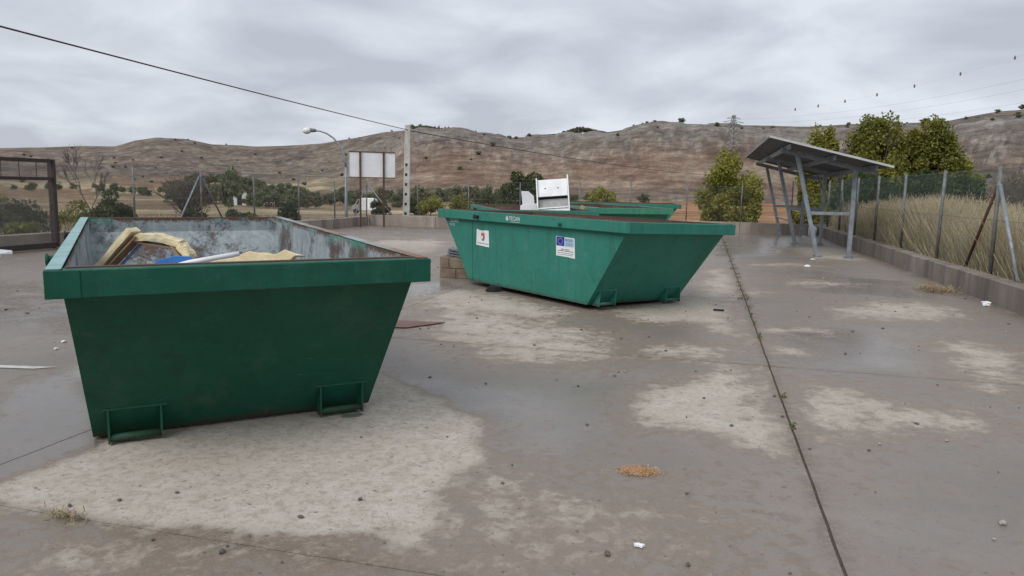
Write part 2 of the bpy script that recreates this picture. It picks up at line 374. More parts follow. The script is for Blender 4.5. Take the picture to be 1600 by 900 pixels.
M['ink_grey'] = simple('ink_grey', (0.16, 0.17, 0.18), None, 0.6)
M['ink_slate'] = simple('ink_slate', (0.16, 0.26, 0.42), None, 0.6)
M['ink_red'] = simple('ink_red', (0.50, 0.10, 0.07), (0.42, 0.07, 0.05), 0.6)
M['ink_yellow'] = simple('ink_yellow', (0.75, 0.62, 0.10), None, 0.5)
M['ink_white'] = simple('stencil_white', (0.62, 0.68, 0.66), (0.40, 0.5, 0.47), 0.6, 60)
M['trim'] = simple('pale_roof_trim', (0.52, 0.54, 0.55), (0.44, 0.46, 0.47), 0.5, 3)
M['line'] = simple('road_paint', (0.66, 0.66, 0.64), (0.50, 0.49, 0.47), 0.7, 9)
M['leaf_yellow'] = mat_leaf('yellow_green_leaf', (0.21, 0.215, 0.04), (0.33, 0.30, 0.055), (0.17, 0.19, 0.04))
M['leaf_olive'] = mat_leaf('olive_green_leaf', (0.155, 0.165, 0.035), (0.26, 0.245, 0.05), (0.125, 0.15, 0.035))
M['leaf_dark'] = mat_leaf('dark_green_leaf', (0.05, 0.072, 0.028), (0.085, 0.105, 0.035), (0.042, 0.062, 0.026))
M['leaf_grey'] = mat_leaf('grey_green_leaf', (0.085, 0.095, 0.052), (0.12, 0.125, 0.065), (0.075, 0.08, 0.05))
M['leaf_brown'] = mat_leaf('brown_thicket_leaf', (0.115, 0.085, 0.062), (0.165, 0.12, 0.085), (0.10, 0.08, 0.06))
M['grass_dry'] = mat_leaf('dry_grass_blade', (0.56, 0.44, 0.28), (0.72, 0.60, 0.41), (0.47, 0.37, 0.23))
M['weed'] = mat_leaf('green_weed', (0.07, 0.105, 0.03), (0.12, 0.15, 0.05), (0.10, 0.11, 0.045))
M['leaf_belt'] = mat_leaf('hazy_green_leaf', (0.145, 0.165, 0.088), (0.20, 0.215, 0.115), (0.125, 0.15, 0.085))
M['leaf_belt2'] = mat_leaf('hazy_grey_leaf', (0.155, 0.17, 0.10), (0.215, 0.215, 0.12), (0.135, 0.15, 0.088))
M['terrain'] = mat_terrain()

# ------------------------------------------------------------------ terrain
RIDGE = [(-34.62,1.84),(-32.57,1.97),(-30.04,2.21),(-28.17,2.25),(-26.99,2.69),(-25.6,2.97),(-23.78,2.92),(-22.13,2.63),(-19.12,2.61),(-16.9,2.74),(-14.62,2.95),(-11.82,3.51),(-9.93,3.95),(-7.54,4.26),(-5.12,4.09),(-3.17,3.9),(-0.23,3.82),(2.7,4.02),(7.06,4.36),(9.44,4.71),(11.32,4.91),(12.25,5.0),(14.11,4.95),(18.6,4.84),(21.2,4.73),(24.09,4.87),(26.87,4.86),(29.87,4.95),(31.28,5.24),(32.65,5.47),(34.0,5.53)]
_rx = np.array([-180, -90, -50, -40] + [a for a, e in RIDGE] + [42, 55, 90, 180.0])
_ry = np.array([1.0, 1.2, 1.7, 1.75] + [e for a, e in RIDGE] + [5.3, 4.5, 3.0, 1.0])
def ridge_dist(az):
    return np.interp(az, [-180, -60, -35, -20, -8, 5, 20, 35, 60, 180], [900, 900, 900, 860, 760, 620, 560, 500, 520, 900])
def terr(x, y):
    """height and shaping values of the ground outside the yard"""
    x = np.asarray(x, float); y = np.asarray(y, float)
    r = np.hypot(x, y); az = np.degrees(np.arctan2(x, y)); u, v = UV(x, y)
    Rr = ridge_dist(az); zr = 1.6 + Rr * np.tan(np.radians(np.interp(az, _rx, _ry)))
    floor = -0.55 + np.interp(az, [-180, -12, 4, 14, 180], [-1.95, -1.8, -0.9, -0.55, -0.4]) * sstep(35, 120, r)
    r0 = 190.0; t = (r - r0) / (Rr - r0); tc = np.clip(t, 0, 1)
    gl = 0.42 * tc ** 1.05 + 0.58 * sstep(0.35, 1.0, tc)                 # long field slopes, then the hill
    gc = 0.40 * sstep(0.02, 0.34, tc) + 0.60 * tc ** 1.25                 # low bluff, then the hill
    k = sstep(-14, -6, az); g = gl * (1 - k) + gc * k
    z = floor + (zr - floor) * g
    win = np.clip(tc * (1 - tc) * 4, 0, 1)
    big = fbm(x / 130 + 3, y / 130, 4, 5) - 0.5; gul = fbm(az * 0.42 + fbm(x / 90, y / 90, 3, 9) * 1.6, r / 420, 4, 21) - 0.5
    sm = fbm(x / 26, y / 26, 4, 33) - 0.5
    z = z + win * (big * 5.0 + gul * 6.5 + sm * 1.6)
    terr_n = fbm(x / 30, y / 30, 3, 61) - 0.5
    band = sstep(0.02, 0.1, tc) * (1 - sstep(0.5, 0.75, tc)) * k
    zz = z + terr_n * 2.0
    z = z + band * (np.abs(((zz / 5.0) % 1.0) - 0.5) - 0.25) * 1.3         # ledges of the bluff
    past = np.clip(t - 1, 0, 9)
    z = np.where(t > 1, zr - past * 60 + np.minimum(past, .25) * 40 * big, z)
    z = np.maximum(z, -12)
    # close to the yard: bank on the right, low rough ground elsewhere, and under the slabs
    nz = (fbm(x / 3, y / 3, 3, 41) - 0.5) * 0.35
    bank = sstep(4.5, 5.2, u) * (1 - sstep(9, 26, u)) * (1 - sstep(32, 45, v))
    z = np.where(r < 60, z + nz * sstep(0, 1, np.maximum(np.abs(u + 5) - 10.2, v - 31.5)), z)
    z = z + bank * 0.75
    inside = (u > -15.3) & (u < 4.9) & (v > -14) & (v < 31.2)
    z = np.where(inside, np.minimum(z, -0.5), z)
    return z, tc, az, r, k
def tz(x, y): return float(terr(np.array([x]), np.array([y]))[0][0])

def make_terrain():
    az = np.concatenate([np.arange(-180, -52, 3.0), np.arange(-52, -38, 0.5), np.arange(-38, 38, 0.11), np.arange(38, 52, 0.5), np.arange(52, 180, 3.0)])
    r = np.concatenate([np.linspace(0.5, 8, 5), np.geomspace(9, 190, 75), np.linspace(194, 960, 175), np.geomspace(990, 5200, 14)])
    A, Rg = np.meshgrid(np.radians(az), r, indexing='ij'); X = Rg * np.sin(A); Y = Rg * np.cos(A)
    z, tc, azd, rr, k = terr(X.ravel(), Y.ravel()); na, nr = A.shape
    x = X.ravel(); y = Y.ravel(); V = np.stack([x, y, z], 1)
    I = np.arange(na)[:, None] * nr + np.arange(nr - 1)[None, :]; J = ((np.arange(na) + 1) % na)[:, None] * nr + np.arange(nr - 1)[None, :]
    F = np.stack([I, I + 1, J + 1, J], -1).reshape(-1, 4)
    # --- colours of soil, stubble, scrub and rock
    def C(*c): return np.array(c)[None, :]
    def lerp(a, b, f): return a + (b - a) * np.asarray(f)[:, None]
    n1 = fbm(x / 45, y / 45, 5, 3); n2 = fbm(x / 14, y / 14, 4, 8); n3 = fbm(azd * 0.9, rr / 55, 4, 12)
    scrub = lerp(C(.158, .126, .110), C(.205, .168, .138), sstep(.38, .62, n1))
    scrub = lerp(scrub, C(.110, .095, .088), sstep(.52, .72, n2) * .8)
    scrub = lerp(scrub, C(.27, .228, .178), sstep(.54, .66, fbm(azd * 2.2, rr / 22 + z / 7, 5, 12)) * .6)
    # gypsum outcrops
    oc = sstep(.57, .66, fbm(azd * 2.6 + z / 9, z / 2.2 + rr / 60, 5, 27)) * sstep(.42, .6, fbm(x / 120, y / 120, 3, 29))
    scrub = lerp(scrub, C(.46, .43, .39), oc * .38 * (.35 + .65 * k))
    greyb = k * sstep(.18, .34, tc) * (1 - sstep(.5, .72, tc))
    scrub = lerp(scrub, lerp(C(.185, .172, .16), C(.32, .305, .285), sstep(.5, .68, n2)), greyb * .7)
    # red bluff
    red = k * sstep(.02, .09, tc) * (1 - sstep(.14, .24, tc + (n1 - .5) * .12)) * (1 - .8 * sstep(19, 27, azd))
    redc = lerp(C(.235, .158, .118), C(.32, .25, .19), sstep(.45, .62, fbm(x / 35, z / 1.3, 4, 44)))
    redc = lerp(redc, C(.20, .125, .09), sstep(.55, .7, n2) * .7)
    col = lerp(scrub, redc, red * .75)
    # field plots on the left slopes
    w = (1 - sstep(-16, -9, azd)) * (1 - sstep(.22, .40, tc + (n1 - .5) * .18))
    pa = np.floor((azd + 60 + 4 * n1) / 5.5); pb = np.floor((np.log(np.maximum(rr, 50)) + .16 * n1 + .02 * azd) / .13)
    hsh = (np.sin(pa * 12.9898 + pb * 78.233) * 43758.5453) % 1.0
    fld = np.where((hsh < .35)[:, None], C(.27, .185, .125), np.where((hsh < .6)[:, None], C(.37, .30, .19), np.where((hsh < .8)[:, None], C(.22, .165, .12), C(.44, .37, .25))))
    fld = fld * (0.85 + .3 * n2[:, None])
    col = lerp(col, fld, w * sstep(50, 90, rr))
    # flat valley: stubble strip and ploughed soil
    fl = 1 - sstep(0.0, .03, tc); valley = lerp(C(.27, .19, .13), C(.33, .255, .165), sstep(.45, .6, n1))
    valley = np.where(((rr > 86) & (rr < 112) & (azd < 0))[:, None], C(.50, .43, .29), valley)
    valley = np.where(((rr > 45) & (azd > 3))[:, None], lerp(C(.36, .20, .11), C(.42, .25, .145), sstep(.4, .6, n2)), valley)
    col = lerp(col, valley, fl * sstep(40, 55, rr) * (1 - w * .6))
    nearc = lerp(C(.20, .165, .12), C(.13, .115, .085), sstep(.4, .6, n2))
    nearc = lerp(nearc, C(.33, .27, .18), sstep(.52, .68, fbm(x / 5, y / 5, 4, 71)))
    col = lerp(col, nearc, 1 - sstep(38, 58, rr))
    me = np_mesh('terrain', V, F, M['terrain'], True); cattr(me, 'Col', np.clip(col, 0.01, .8))
    o = inst('terrain', me); tag(o, kind='structure')
make_terrain()

# ------------------------------------------------------------------ yard slabs
DRY = [
  (1,0.1,[(-2.55,4.36),(-2.58,3.86),(-2.63,3.62),(-2.5,3.44),(-1.95,3.31),(-1.13,3.13),(-0.55,3.12),(-0.23,4.16),(-0.2,4.49),(-0.27,4.88),(-0.52,5.4),(-0.95,6.03),(-1.37,6.44),(-2.54,5.7)]),
  (0.62,0.35,[(-0.67,3.76),(-0.2,4.38),(0.3,3.81),(0.75,3.79),(1.07,3.57),(1.06,3.07),(0.94,2.91),(0.02,2.87),(-0.25,2.96),(-0.66,3.06)]),
  (0.66,0.25,[(-1.9,3.07),(-1.66,3.21),(-0.88,3.04),(-0.51,2.85),(-1.89,2.77)]),
  (0.8,0.18,[(0.82,5.24),(1.1,5.78),(1.63,6.23),(2.19,7.0),(2.2,6.27),(2.05,5.33),(1.83,4.61),(1.48,4.36),(1.21,4.7),(0.74,4.67)]),
  (0.75,0.25,[(2.41,6.08),(2.91,6.12),(3.01,5.56),(3.32,5.25),(3.4,4.97),(3.15,4.69),(2.7,4.79),(2.11,4.63),(2.17,5.33)]),
  (0.8,0.3,[(4.44,7.8),(5.25,8.22),(5.39,7.58),(4.12,5.72),(3.98,5.99),(4.17,6.66)]),
  (0.75,0.35,[(4.49,10.4),(5.38,11.12),(6.36,11.12),(6.38,10.18),(5.66,9.27),(4.75,9.26),(4.19,9.47)]),
  (0.72,0.3,[(-1.3,8.71),(-0.86,9.84),(0.32,8.9),(1.1,8.17),(1.0,6.9),(0.31,6.54),(-0.35,6.78),(-1.12,7.94)]),
  (0.85,0.3,[(1.06,9.97),(2.46,10.73),(4.17,15.39),(4.59,15.46),(3.21,10.24),(2.58,7.63),(2.31,8.69),(1.57,8.82)]),
  (0.8,0.5,[(8.71,22.54),(10.6,23.02),(8.6,17.93),(7.4,17.69),(7.48,20.01)]),
  (0.75,0.3,[(1.32,7.35),(2.07,7.74),(2.48,7.31),(1.99,6.73),(1.36,6.88)]),
  (0.8,0.2,[(2.75,7.81),(3.08,7.67),(2.99,7.21),(2.62,7.32)]),
  (0.8,0.06,[(2.36,6.76),(2.45,6.76),(1.88,4.62),(1.79,4.55)]),
  (0.8,0.3,[(-4.02,13.88),(-4.06,23.13),(-2.46,25.29),(-1.74,17.89),(-1.63,13.25)]),
  (0.8,0.3,[(-1.12,11.6),(-0.4,11.34),(0.84,9.42),(0.47,8.7),(-0.65,9.25),(-1.36,9.67)]),
  (0.75,0.25,[(2.9,8.6),(3.5,8.9),(3.9,8.5),(3.3,8.2)]),(0.7,0.4,[(4.6,13.2),(5.6,13.9),(6.4,13.1),(5.2,12.6)]),(0.7,0.4,[(5.2,16.5),(6.6,17.6),(7.2,16.6),(5.8,15.8)]),(0.7,0.3,[(3.2,11.6),(4.0,12.4),(4.4,11.8),(3.5,11.0)]),
  (0.5,0.3,[(-3.99,5.59),(-3.89,5.9),(-3.5,4.88)]),
]
PUD = [
  (1,0.12,[(-1.78,11.89),(-1.12,12.68),(-0.81,11.88),(-0.95,10.78),(-1.44,10.22),(-1.69,9.62)]),
  (1.0,0.12,[(-3.94,6.47),(-2.51,4.36),(-2.6,3.89),(-2.69,3.7),(-3.5,4.88)]),
  (1.0,0.6,[(8.09,28.34),(10.45,29.1),(9.04,23.95),(6.7,19.25),(5.06,18.18)]),
  (.9,0.5,[(6.23,15.16),(7.22,13.74),(6.76,11.3),(6.05,11.47),(5.23,12.15)]),
  (.85,0.4,[(3.44,8.81),(4.53,8.52),(4.16,7.18),(3.01,6.34),(2.71,7.05)]),
  (.7,0.4,[(2.27,4.52),(3.51,4.84),(2.21,2.95),(1.66,2.93)]),
  (.8,0.3,[(-0.79,6.04),(0.81,5.96),(0.62,4.42),(0.02,4.07),(-0.22,4.88)]),
  (0.8,0.5,[(-6.38,9.04),(-6.6,10.12),(-5.7,9.65),(-5.06,8.29),(-5.32,7.51)]),
  (0.75,0.5,[(-3.96,17.38),(-2.44,23.01),(-1.65,17.05),(-1.88,14.27)]),
]
def poly_sd(px, py, poly):
    P = np.array(poly); n = len(P); d = np.full(px.shape, 1e9); ins = np.zeros(px.shape, bool)
    for i in range(n):
        a = P[i]; b = P[(i + 1) % n]; e = b - a; wx = px - a[0]; wy = py - a[1]
        t = np.clip((wx * e[0] + wy * e[1]) / (e @ e + 1e-12), 0, 1); d = np.minimum(d, np.hypot(wx - e[0] * t, wy - e[1] * t))
        c = ((a[1] > py) != (b[1] > py)) & (px < (b[0] - a[0]) * (py - a[1]) / (b[1] - a[1] + 1e-12) + a[0]); ins ^= c
    return np.where(ins, d, -d)
FE = 2.0
def field(x, y, polys, base):
    f = np.full(x.shape, base)
    for s, w, P in polys:
        f = np.maximum(f, base + (s - base) * sstep(-w * FE, w * FE, poly_sd(x, y, P)))
    return f
yard = tag(empty('yard_paving', (0, 0, 0)), kind='structure')
UE = [-14.72, -12.60, -8.18, -3.76, 0.66, 4.31]; VE = [-6.1, -1.7, 2.7, 7.1, 11.5, 15.9, 20.3, 24.7, 30.7]
GAP = 0.004
def make_slab(u0, u1, v0, v1):
    step = 0.07 if v0 < 11 and u1 > -9 else (0.12 if v0 < 20 else 0.25)
    ga = .008 if abs(u0 - .66) < .1 else GAP; gb_ = .008 if abs(u1 - .66) < .1 else GAP
    us = np.linspace(u0 + ga, u1 - gb_, max(3, int((u1 - u0) / step))); vs = np.linspace(v0 + GAP, v1 - GAP, max(3, int((v1 - v0) / step)))
    U, Vv = np.meshgrid(us, vs, indexing='ij'); nu, nv = U.shape
    # edges a little irregular
    wob = (vnoise(U * 6 + 9, Vv * 6, 4) - .5) * 0.006
    U2 = U.copy(); V2 = Vv.copy(); U2[0] += wob[0]; U2[-1] += wob[-1]; V2[:, 0] += wob[:, 0]; V2[:, -1] += wob[:, -1]
    x = U2 * CA + V2 * SA; y = -U2 * SA + V2 * CA; z = gz(U, Vv) + (fbm(x / 1.7, y / 1.7, 3, 2) - .5) * 0.006
    hid = 0.0 * (vnoise(np.array([u0 * 3.1]), np.array([v0 * 2.7]), 6)[0] - .5) * 0.006
    z = z + hid
    V = np.stack([x.ravel(), y.ravel(), z.ravel()], 1)
    I = (np.arange(nu - 1)[:, None] * nv + np.arange(nv - 1)[None, :]); F = np.stack([I, I + nv, I + nv + 1, I + 1], -1).reshape(-1, 4)
    ring = [i * nv for i in range(nu)] + [(nu - 1) * nv + j for j in range(1, nv)] + [i * nv + nv - 1 for i in range(nu - 2, -1, -1)] + [j for j in range(nv - 2, 0, -1)]
    n = len(V); m = len(ring); upv = V[ring].copy(); low = upv.copy(); low[:, 2] -= 0.14; V = np.vstack([V, upv, low])
    side = np.array([(n + (k + 1) % m, n + k, n + m + k, n + m + (k + 1) % m) for k in range(m)])
    me = np_mesh('concrete_slab', V, np.vstack([F, side]), M['slab'])
    X, Y = V[:, 0], V[:, 1]
    jx = (fbm(X * 1.3, Y * 1.3, 3, 77) - .5) * 0.5; jy = (fbm(X * 1.3 + 40, Y * 1.3, 3, 78) - .5) * 0.5
    d = field(X + jx, Y + jy, DRY, 0.19); p = field(X + jx, Y + jy, PUD, 0.08)
    far = sstep(13, 20, np.hypot(X, Y)); d = d + far * (fbm(X / 2.2, Y / 2.2, 4, 91) - .42) * .7
    u, v = UV(X, Y)
    g = sstep(-4.6, -6.4, u) * (sstep(5.5, 6.8, v) * (1 - sstep(8.6, 9.8, v)) * 1.0 + .45 * sstep(9, 11, v) * (1 - sstep(14, 22, v))) + .75 * sstep(3.9, 4.28, u) + .8 * sstep(22, 28, v) * sstep(-4, -9, u)
    g = g + .55 * np.exp(-((u - 0.66) / .06) ** 2) + .4 * np.exp(-((v - 7.1) / .05) ** 2) + .35 * np.exp(-((v - 2.7) / .05) ** 2)
    fattr(me, 'dry', d); fattr(me, 'puddle', p); fattr(me, 'grit', np.clip(g, 0, 1))
    inst('concrete_slab', me, yard)
for i in range(len(UE) - 1):
    for j in range(len(VE) - 1): make_slab(UE[i], UE[i + 1], VE[j], VE[j + 1])
sb = MB(); base = [W(u, v, float(gz(u, v)) - 0.014) for u in np.linspace(-14.7, 4.3, 20) for v in np.linspace(-6, 30.6, 38)]
sb.add(base, [(i * 38 + j, (i + 1) * 38 + j, (i + 1) * 38 + j + 1, i * 38 + j + 1) for i in range(19) for j in range(37)])
sb.build('joint_filler', simple('joint_dirt', (0.075, 0.06, 0.047), (0.12, 0.10, 0.075), 0.9, 30), yard)
# painted line on the left
lm = MB(); q = [W(-9.2, 4.05, 0.005), W(-9.2, 4.15, 0.005), W(-5.30, 4.97, 0.005), W(-5.42, 4.86, 0.005)]
lm.add(q, [(0, 3, 2, 1)]); lo = lm.build('painted_line', M['line'], yard)

# ------------------------------------------------------------------ low concrete walls
def wall_run(label, p0, p1, out, h, seg, width=0.3, mat='wall'):
    """segments along p0->p1 in yard coordinates; 'out' is the outward normal"""
    root = empty('parapet_wall', W(p0[0], p0[1], 0)); tag(root, label, 'wall', 'low concrete walls round the yard')
    L = math.hypot(p1[0] - p0[0], p1[1] - p0[1]); n = max(1, round(L / seg)); d = ((p1[0] - p0[0]) / L, (p1[1] - p0[1]) / L)
    for k in range(n):
        a = L * k / n + 0.004; b = L * (k + 1) / n - 0.004; mb = MB(); P = []
        jit = random.uniform(-.004, .004)
        for s in (a, b):
            for o in (jit, width + jit):
                for top in (0, 1):
                    u = p0[0] + d[0] * s + out[0] * o; v = p0[1] + d[1] * s + out[1] * o
                    zt = float(gz(u, v)) * 0.75 + h + .004 * math.sin(k * 2.3) + (0.0 if o < .1 else -.006)
                    P.append(W(u, v, zt if top else -0.7) - root.location)
        mb.add(P, [(0, 1, 3, 2), (4, 6, 7, 5), (0, 4, 5, 1), (2, 3, 7, 6), (1, 5, 7, 3), (0, 2, 6, 4)])
        mb.build('wall_segment', M[mat], root, bevel=0.012)
    return root
wall_run('low stained concrete wall under the fence, beside the tall dry grass', (4.31, 3.0), (4.31, 30.694), (1, 0), 0.36, 2.45)
wall_run('low concrete wall closing the yard behind the skips', (-14.72, 30.70), (4.61, 30.70), (0, 1), 0.43, 3.2, mat='wall_pale')
wall_run('low concrete wall running behind the dark sliding gate to the billboard', (-14.722, 8.0), (-14.722, 30.694), (-1, 0), 0.35, 3.1, mat='wall_pale')

# ------------------------------------------------------------------ chain link fences
def link_mesh(p0, p1, z0, z1, pitch, r, mat, name, parent, zf=None):
    """two families of straight diagonal wires, each a three-sided prism"""
    a = np.array(W(*p0)[:2]); b = np.array(W(*p1)[:2]); L = np.linalg.norm(b - a); d = (b - a) / L; nrm = np.array([-d[1], d[0]]); H = z1 - z0
    V = []; F = []
    for sgn in (1, -1):
        for s in np.arange(-H, L, pitch):
            s0, s1 = s, s + H
            t0 = max(0, -s0 / H) if s0 < 0 else 0; t1 = min(1, (L - s0) / H)
            if t1 <= t0: continue
            za, zb = t0, t1; sa, sb_ = s0 + H * t0, s0 + H * t1
            if sgn < 0: za, zb = 1 - t0, 1 - t1
            off = nrm * (0.0015 * sgn); n = len(V)
            for (ss, zz) in ((sa, za), (sb_, zb)):
                c = a + d * ss + off; z = z0 + H * zz
                dr = np.array([1, -sgn]) / math.sqrt(2)
                V += [(c[0] + d[0] * r * dr[0], c[1] + d[1] * r * dr[0], z + r * dr[1]), (c[0] - d[0] * r * dr[0], c[1] - d[1] * r * dr[0], z - r * dr[1]), (c[0] + nrm[0] * r, c[1] + nrm[1] * r, z)]
            F += [(n, n + 1, n + 4, n + 3), (n + 1, n + 2, n + 5, n + 4), (n + 2, n, n + 3, n + 5)]
    # horizontal line wires
    for z in (z0 + .01, (z0 + z1) / 2, z1 - .01):
        n = len(V); rr = r * 1.5
        for ss in (0, L):
            c = a + d * ss + nrm * .004
            V += [(c[0], c[1], z + rr), (c[0] - nrm[0] * rr, c[1] - nrm[1] * rr, z - rr), (c[0] + nrm[0] * rr, c[1] + nrm[1] * rr, z - rr)]
        F += [(n, n + 1, n + 4, n + 3), (n + 1, n + 2, n + 5, n + 4), (n + 2, n, n + 3, n + 5)]
    V = np.array(V); loc = np.array(parent.location)
    o = inst(name, np_mesh(name, V - loc, F, mat), parent); tag(o, kind='stuff'); return o
def post(parent, u, v, z0, z1, r=0.03, mat=None, name='post', lean=0.0):
    b = W(u, v, z0) - parent.location; t = W(u, v, z1) - parent.location + Vector((lean, 0, 0))
    mb = MB(); mb.tube([b, t], r, 10)
    mb.tube([t, t + Vector((0, 0, .012))], [r * 1.12, r * .8], 10)
    return mb.build(name, mat or M['galv_old'], parent, True)
def brace(parent, u0, v0, z0, u1, v1, z1, mat=None, r=0.026):
    mb = MB(); a = W(u0, v0, z0) - parent.location; b = W(u1, v1, z1) - parent.location
    mb.tube([a, b], r, 8); e = b + (b - a).normalized() * .03; mb.tube([b, e], [r * 1.3, r * .9], 8); mb.build('brace', mat or M['galv_old'], parent, True)

fr = empty('chain_link_fence', W(4.62, 13.7, 0.35)); tag(fr, 'green-grey chain link fence on the wall beside the dry grass', 'fence', 'chain link fences')
for v in [7.8, 10.75, 13.7, 16.65, 19.55, 22.45, 25.3, 28.1, 30.85]: post(fr, 4.62, v, 0.34, 2.12, 0.033, M['galv_old'], lean=random.uniform(-.02, .03))
brace(fr, 4.60, 14.85, .35, 4.62, 13.76, 1.78, M['rust']); brace(fr, 4.60, 12.5, .35, 4.62, 13.64, 1.78, M['galv'], .03)
brace(fr, 4.66, 27.0, .35, 4.62, 28.04, 1.7)
link_mesh((4.655, 4.0), (4.655, 30.9), 0.38, 2.08, 0.062, 0.0023, M['wire_green'], 'chain_link_mesh', fr)
ff = empty('chain_link_fence', W(-5, 30.9, 0.3)); tag(ff, 'thin chain link fence on the far wall behind the skips', 'fence', 'chain link fences')
for u in [-12.4, -10.02, -7.7, -5.15, -3.0, -0.72, 1.4, 3.3]: post(ff, u, 30.9, .2, 2.0 + .02 * u, 0.024, lean=random.uniform(-.03, .03))
link_mesh((-14.8, 30.94), (4.6, 30.94), 0.30, 1.85, 0.075, 0.0016, M['wire'], 'chain_link_mesh', ff)
fl = empty('chain_link_fence', W(-14.88, 20, 0.3)); tag(fl, 'grey chain link fence with braced posts past the sliding gate', 'fence', 'chain link fences')
for v in [14.1, 16.7, 19.45, 22.2, 25.05, 27.85, 30.85]: post(fl, -14.88, v, .2, 2.05 - .022 * (v - 14), 0.027, lean=random.uniform(-.02, .02))
brace(fl, -14.88, 18.3, .25, -14.88, 19.38, 1.75, M['galv']); brace(fl, -14.88, 20.6, .25, -14.88, 19.52, 1.75)
brace(fl, -14.86, 29.6, .25, -14.88, 30.78, 1.6, M['galv']); brace(fl, -13.6, 30.86, .25, -14.8, 30.86, 1.6, M['galv'])
link_mesh((-14.92, 8.0), (-14.92, 30.9), 0.30, 1.92, 0.062, 0.0024, M['wire'], 'chain_link_mesh', fl)

# ------------------------------------------------------------------ sliding gate
g = empty('sliding_gate', W(-14.38, 13.75, 0)); tag(g, 'dark rusty sliding gate with chain link infill on the left', 'gate')
def gb(name, u0, v0, z0, u1, v1, z1, w, d, m=None):
    mb = MB(); mb.bar(W(u0, v0, z0) - g.location, W(u1, v1, z1) - g.location, w, d, up=(0, 0, 1)); return mb.build(name, m or M['gate'], g, bevel=0.004)
gb('end_post', -14.38, 13.72, .06, -14.38, 13.72, 2.04, .08, .08)
gb('guide_post', -14.56, 13.80, 0.0, -14.56, 13.80, 2.0, .07, .07)
gb('top_rail', -14.38, 13.67, 2.0, -14.38, 5.5, 2.0, .06, .08)
gb('middle_rail', -14.38, 13.67, 1.60, -14.38, 5.5, 1.60, .06, .07)
gb('bottom_rail', -14.38, 13.67, .10, -14.38, 5.5, .10, .07, .12)
for v in (13.29, 12.86, 12.43, 12.0, 11.57, 11.14): gb('upper_bar', -14.38, v, 1.64, -14.38, v, 1.955, .016, .016)
for v in (11.0, 8.4): gb('upright', -14.38, v, .16, -14.38, v, 1.56, .05, .05)
link_mesh((-14.36, 13.66), (-14.36, 5.6), 0.16, 1.96, 0.062, 0.0024, M['wire'], 'infill_mesh', g)

# ------------------------------------------------------------------ lamp, pole, cables, billboard
lx, ly, lz = -7.75, 34.2, tz(-7.75, 34.2)
lp = empty('street_lamp', (lx, ly, lz)); tag(lp, 'grey curved-arm street lamp with a white bowl beside the billboard', 'lamp')
MB().tube([(0, 0, -.1), (0, 0, 1.0), (0, 0, 2.4 - lz)], [.075, .07, .055], 12).build('pole', M['galv'], lp, True)
arc = [(0, 0, 2.4 - lz), (-.02, 0, 2.75 - lz), (-.12, 0, 3.1 - lz), (-.30, 0, 3.42 - lz), (-.55, 0, 3.70 - lz), (-.85, 0, 3.90 - lz), (-1.15, 0, 4.0 - lz), (-1.38, 0, 4.02 - lz)]
MB().tube(arc, [.05, .048, .046, .044, .042, .04, .038, .038], 10).build('arm', M['galv'], lp, True)
MB().tube([(-1.34, 0, 4.02 - lz), (-1.46, 0, 4.03 - lz), (-1.62, 0, 4.035 - lz)], [.06, .085, .095], 12).build('lamp_neck', M['galv_old'], lp, True)
MB().tube([(-1.58, 0, 4.03 - lz), (-1.66, 0, 4.02 - lz), (-1.76, 0, 4.01 - lz), (-1.86, 0, 4.01 - lz), (-1.93, 0, 4.015 - lz), (-1.96, 0, 4.02 - lz)], [.09, .135, .155, .13, .08, .02], 16).build('lamp_bowl', M['lampwhite'], lp, True)

px, py = -5.24, 36.0; pz = tz(px, py)
pp = empty('power_pole', (px, py, pz)); tag(pp, 'pale concrete power pole with square recesses beside the billboard', 'pole')
Ht = 4.5 - pz
def taper(z): return 0.33 - 0.09 * z / Ht
def pole_bar(name, x0f, x1f, y0, y1, z0, z1):
    mb = MB(); P = []
    for z in (z0, z1):
        w = taper(z); off = 0.085 * z / Ht
        for xf in (x0f, x1f):
            for yy in (y0, y1): P.append((xf * w + off, yy, z))
    mb.add(P, [(0, 1, 3, 2), (4, 6, 7, 5), (0, 4, 5, 1), (2, 3, 7, 6), (0, 2, 6, 4), (1, 5, 7, 3)]); return mb.build(name, M['pole'], pp, bevel=0.006)
pole_bar('back_web', -.5, .5, .0, .12, -.2, Ht)
pole_bar('flange', .12, .5, -.12, -.001, -.2, Ht); pole_bar('flange', -.5, -.28, -.12, -.001, -.2, Ht)
zs = [0.35 + .47 * k for k in range(7)]; prev = -.2
for z in zs: pole_bar('rung', -.279, .119, -.115, -.001, prev, z - .07); prev = z + .07
pole_bar('rung', -.279, .119, -.115, -.001, prev, Ht)
for z in zs: MB().tube([(-.1 * taper(z) + .085 * z / Ht - .05, -.03, z), (-.1 * taper(z) + .085 * z / Ht + .05, -.03, z)], .035, 6).build('recess_fill', M['dark'], pp)  # dark rod across each recess, filling most of its width

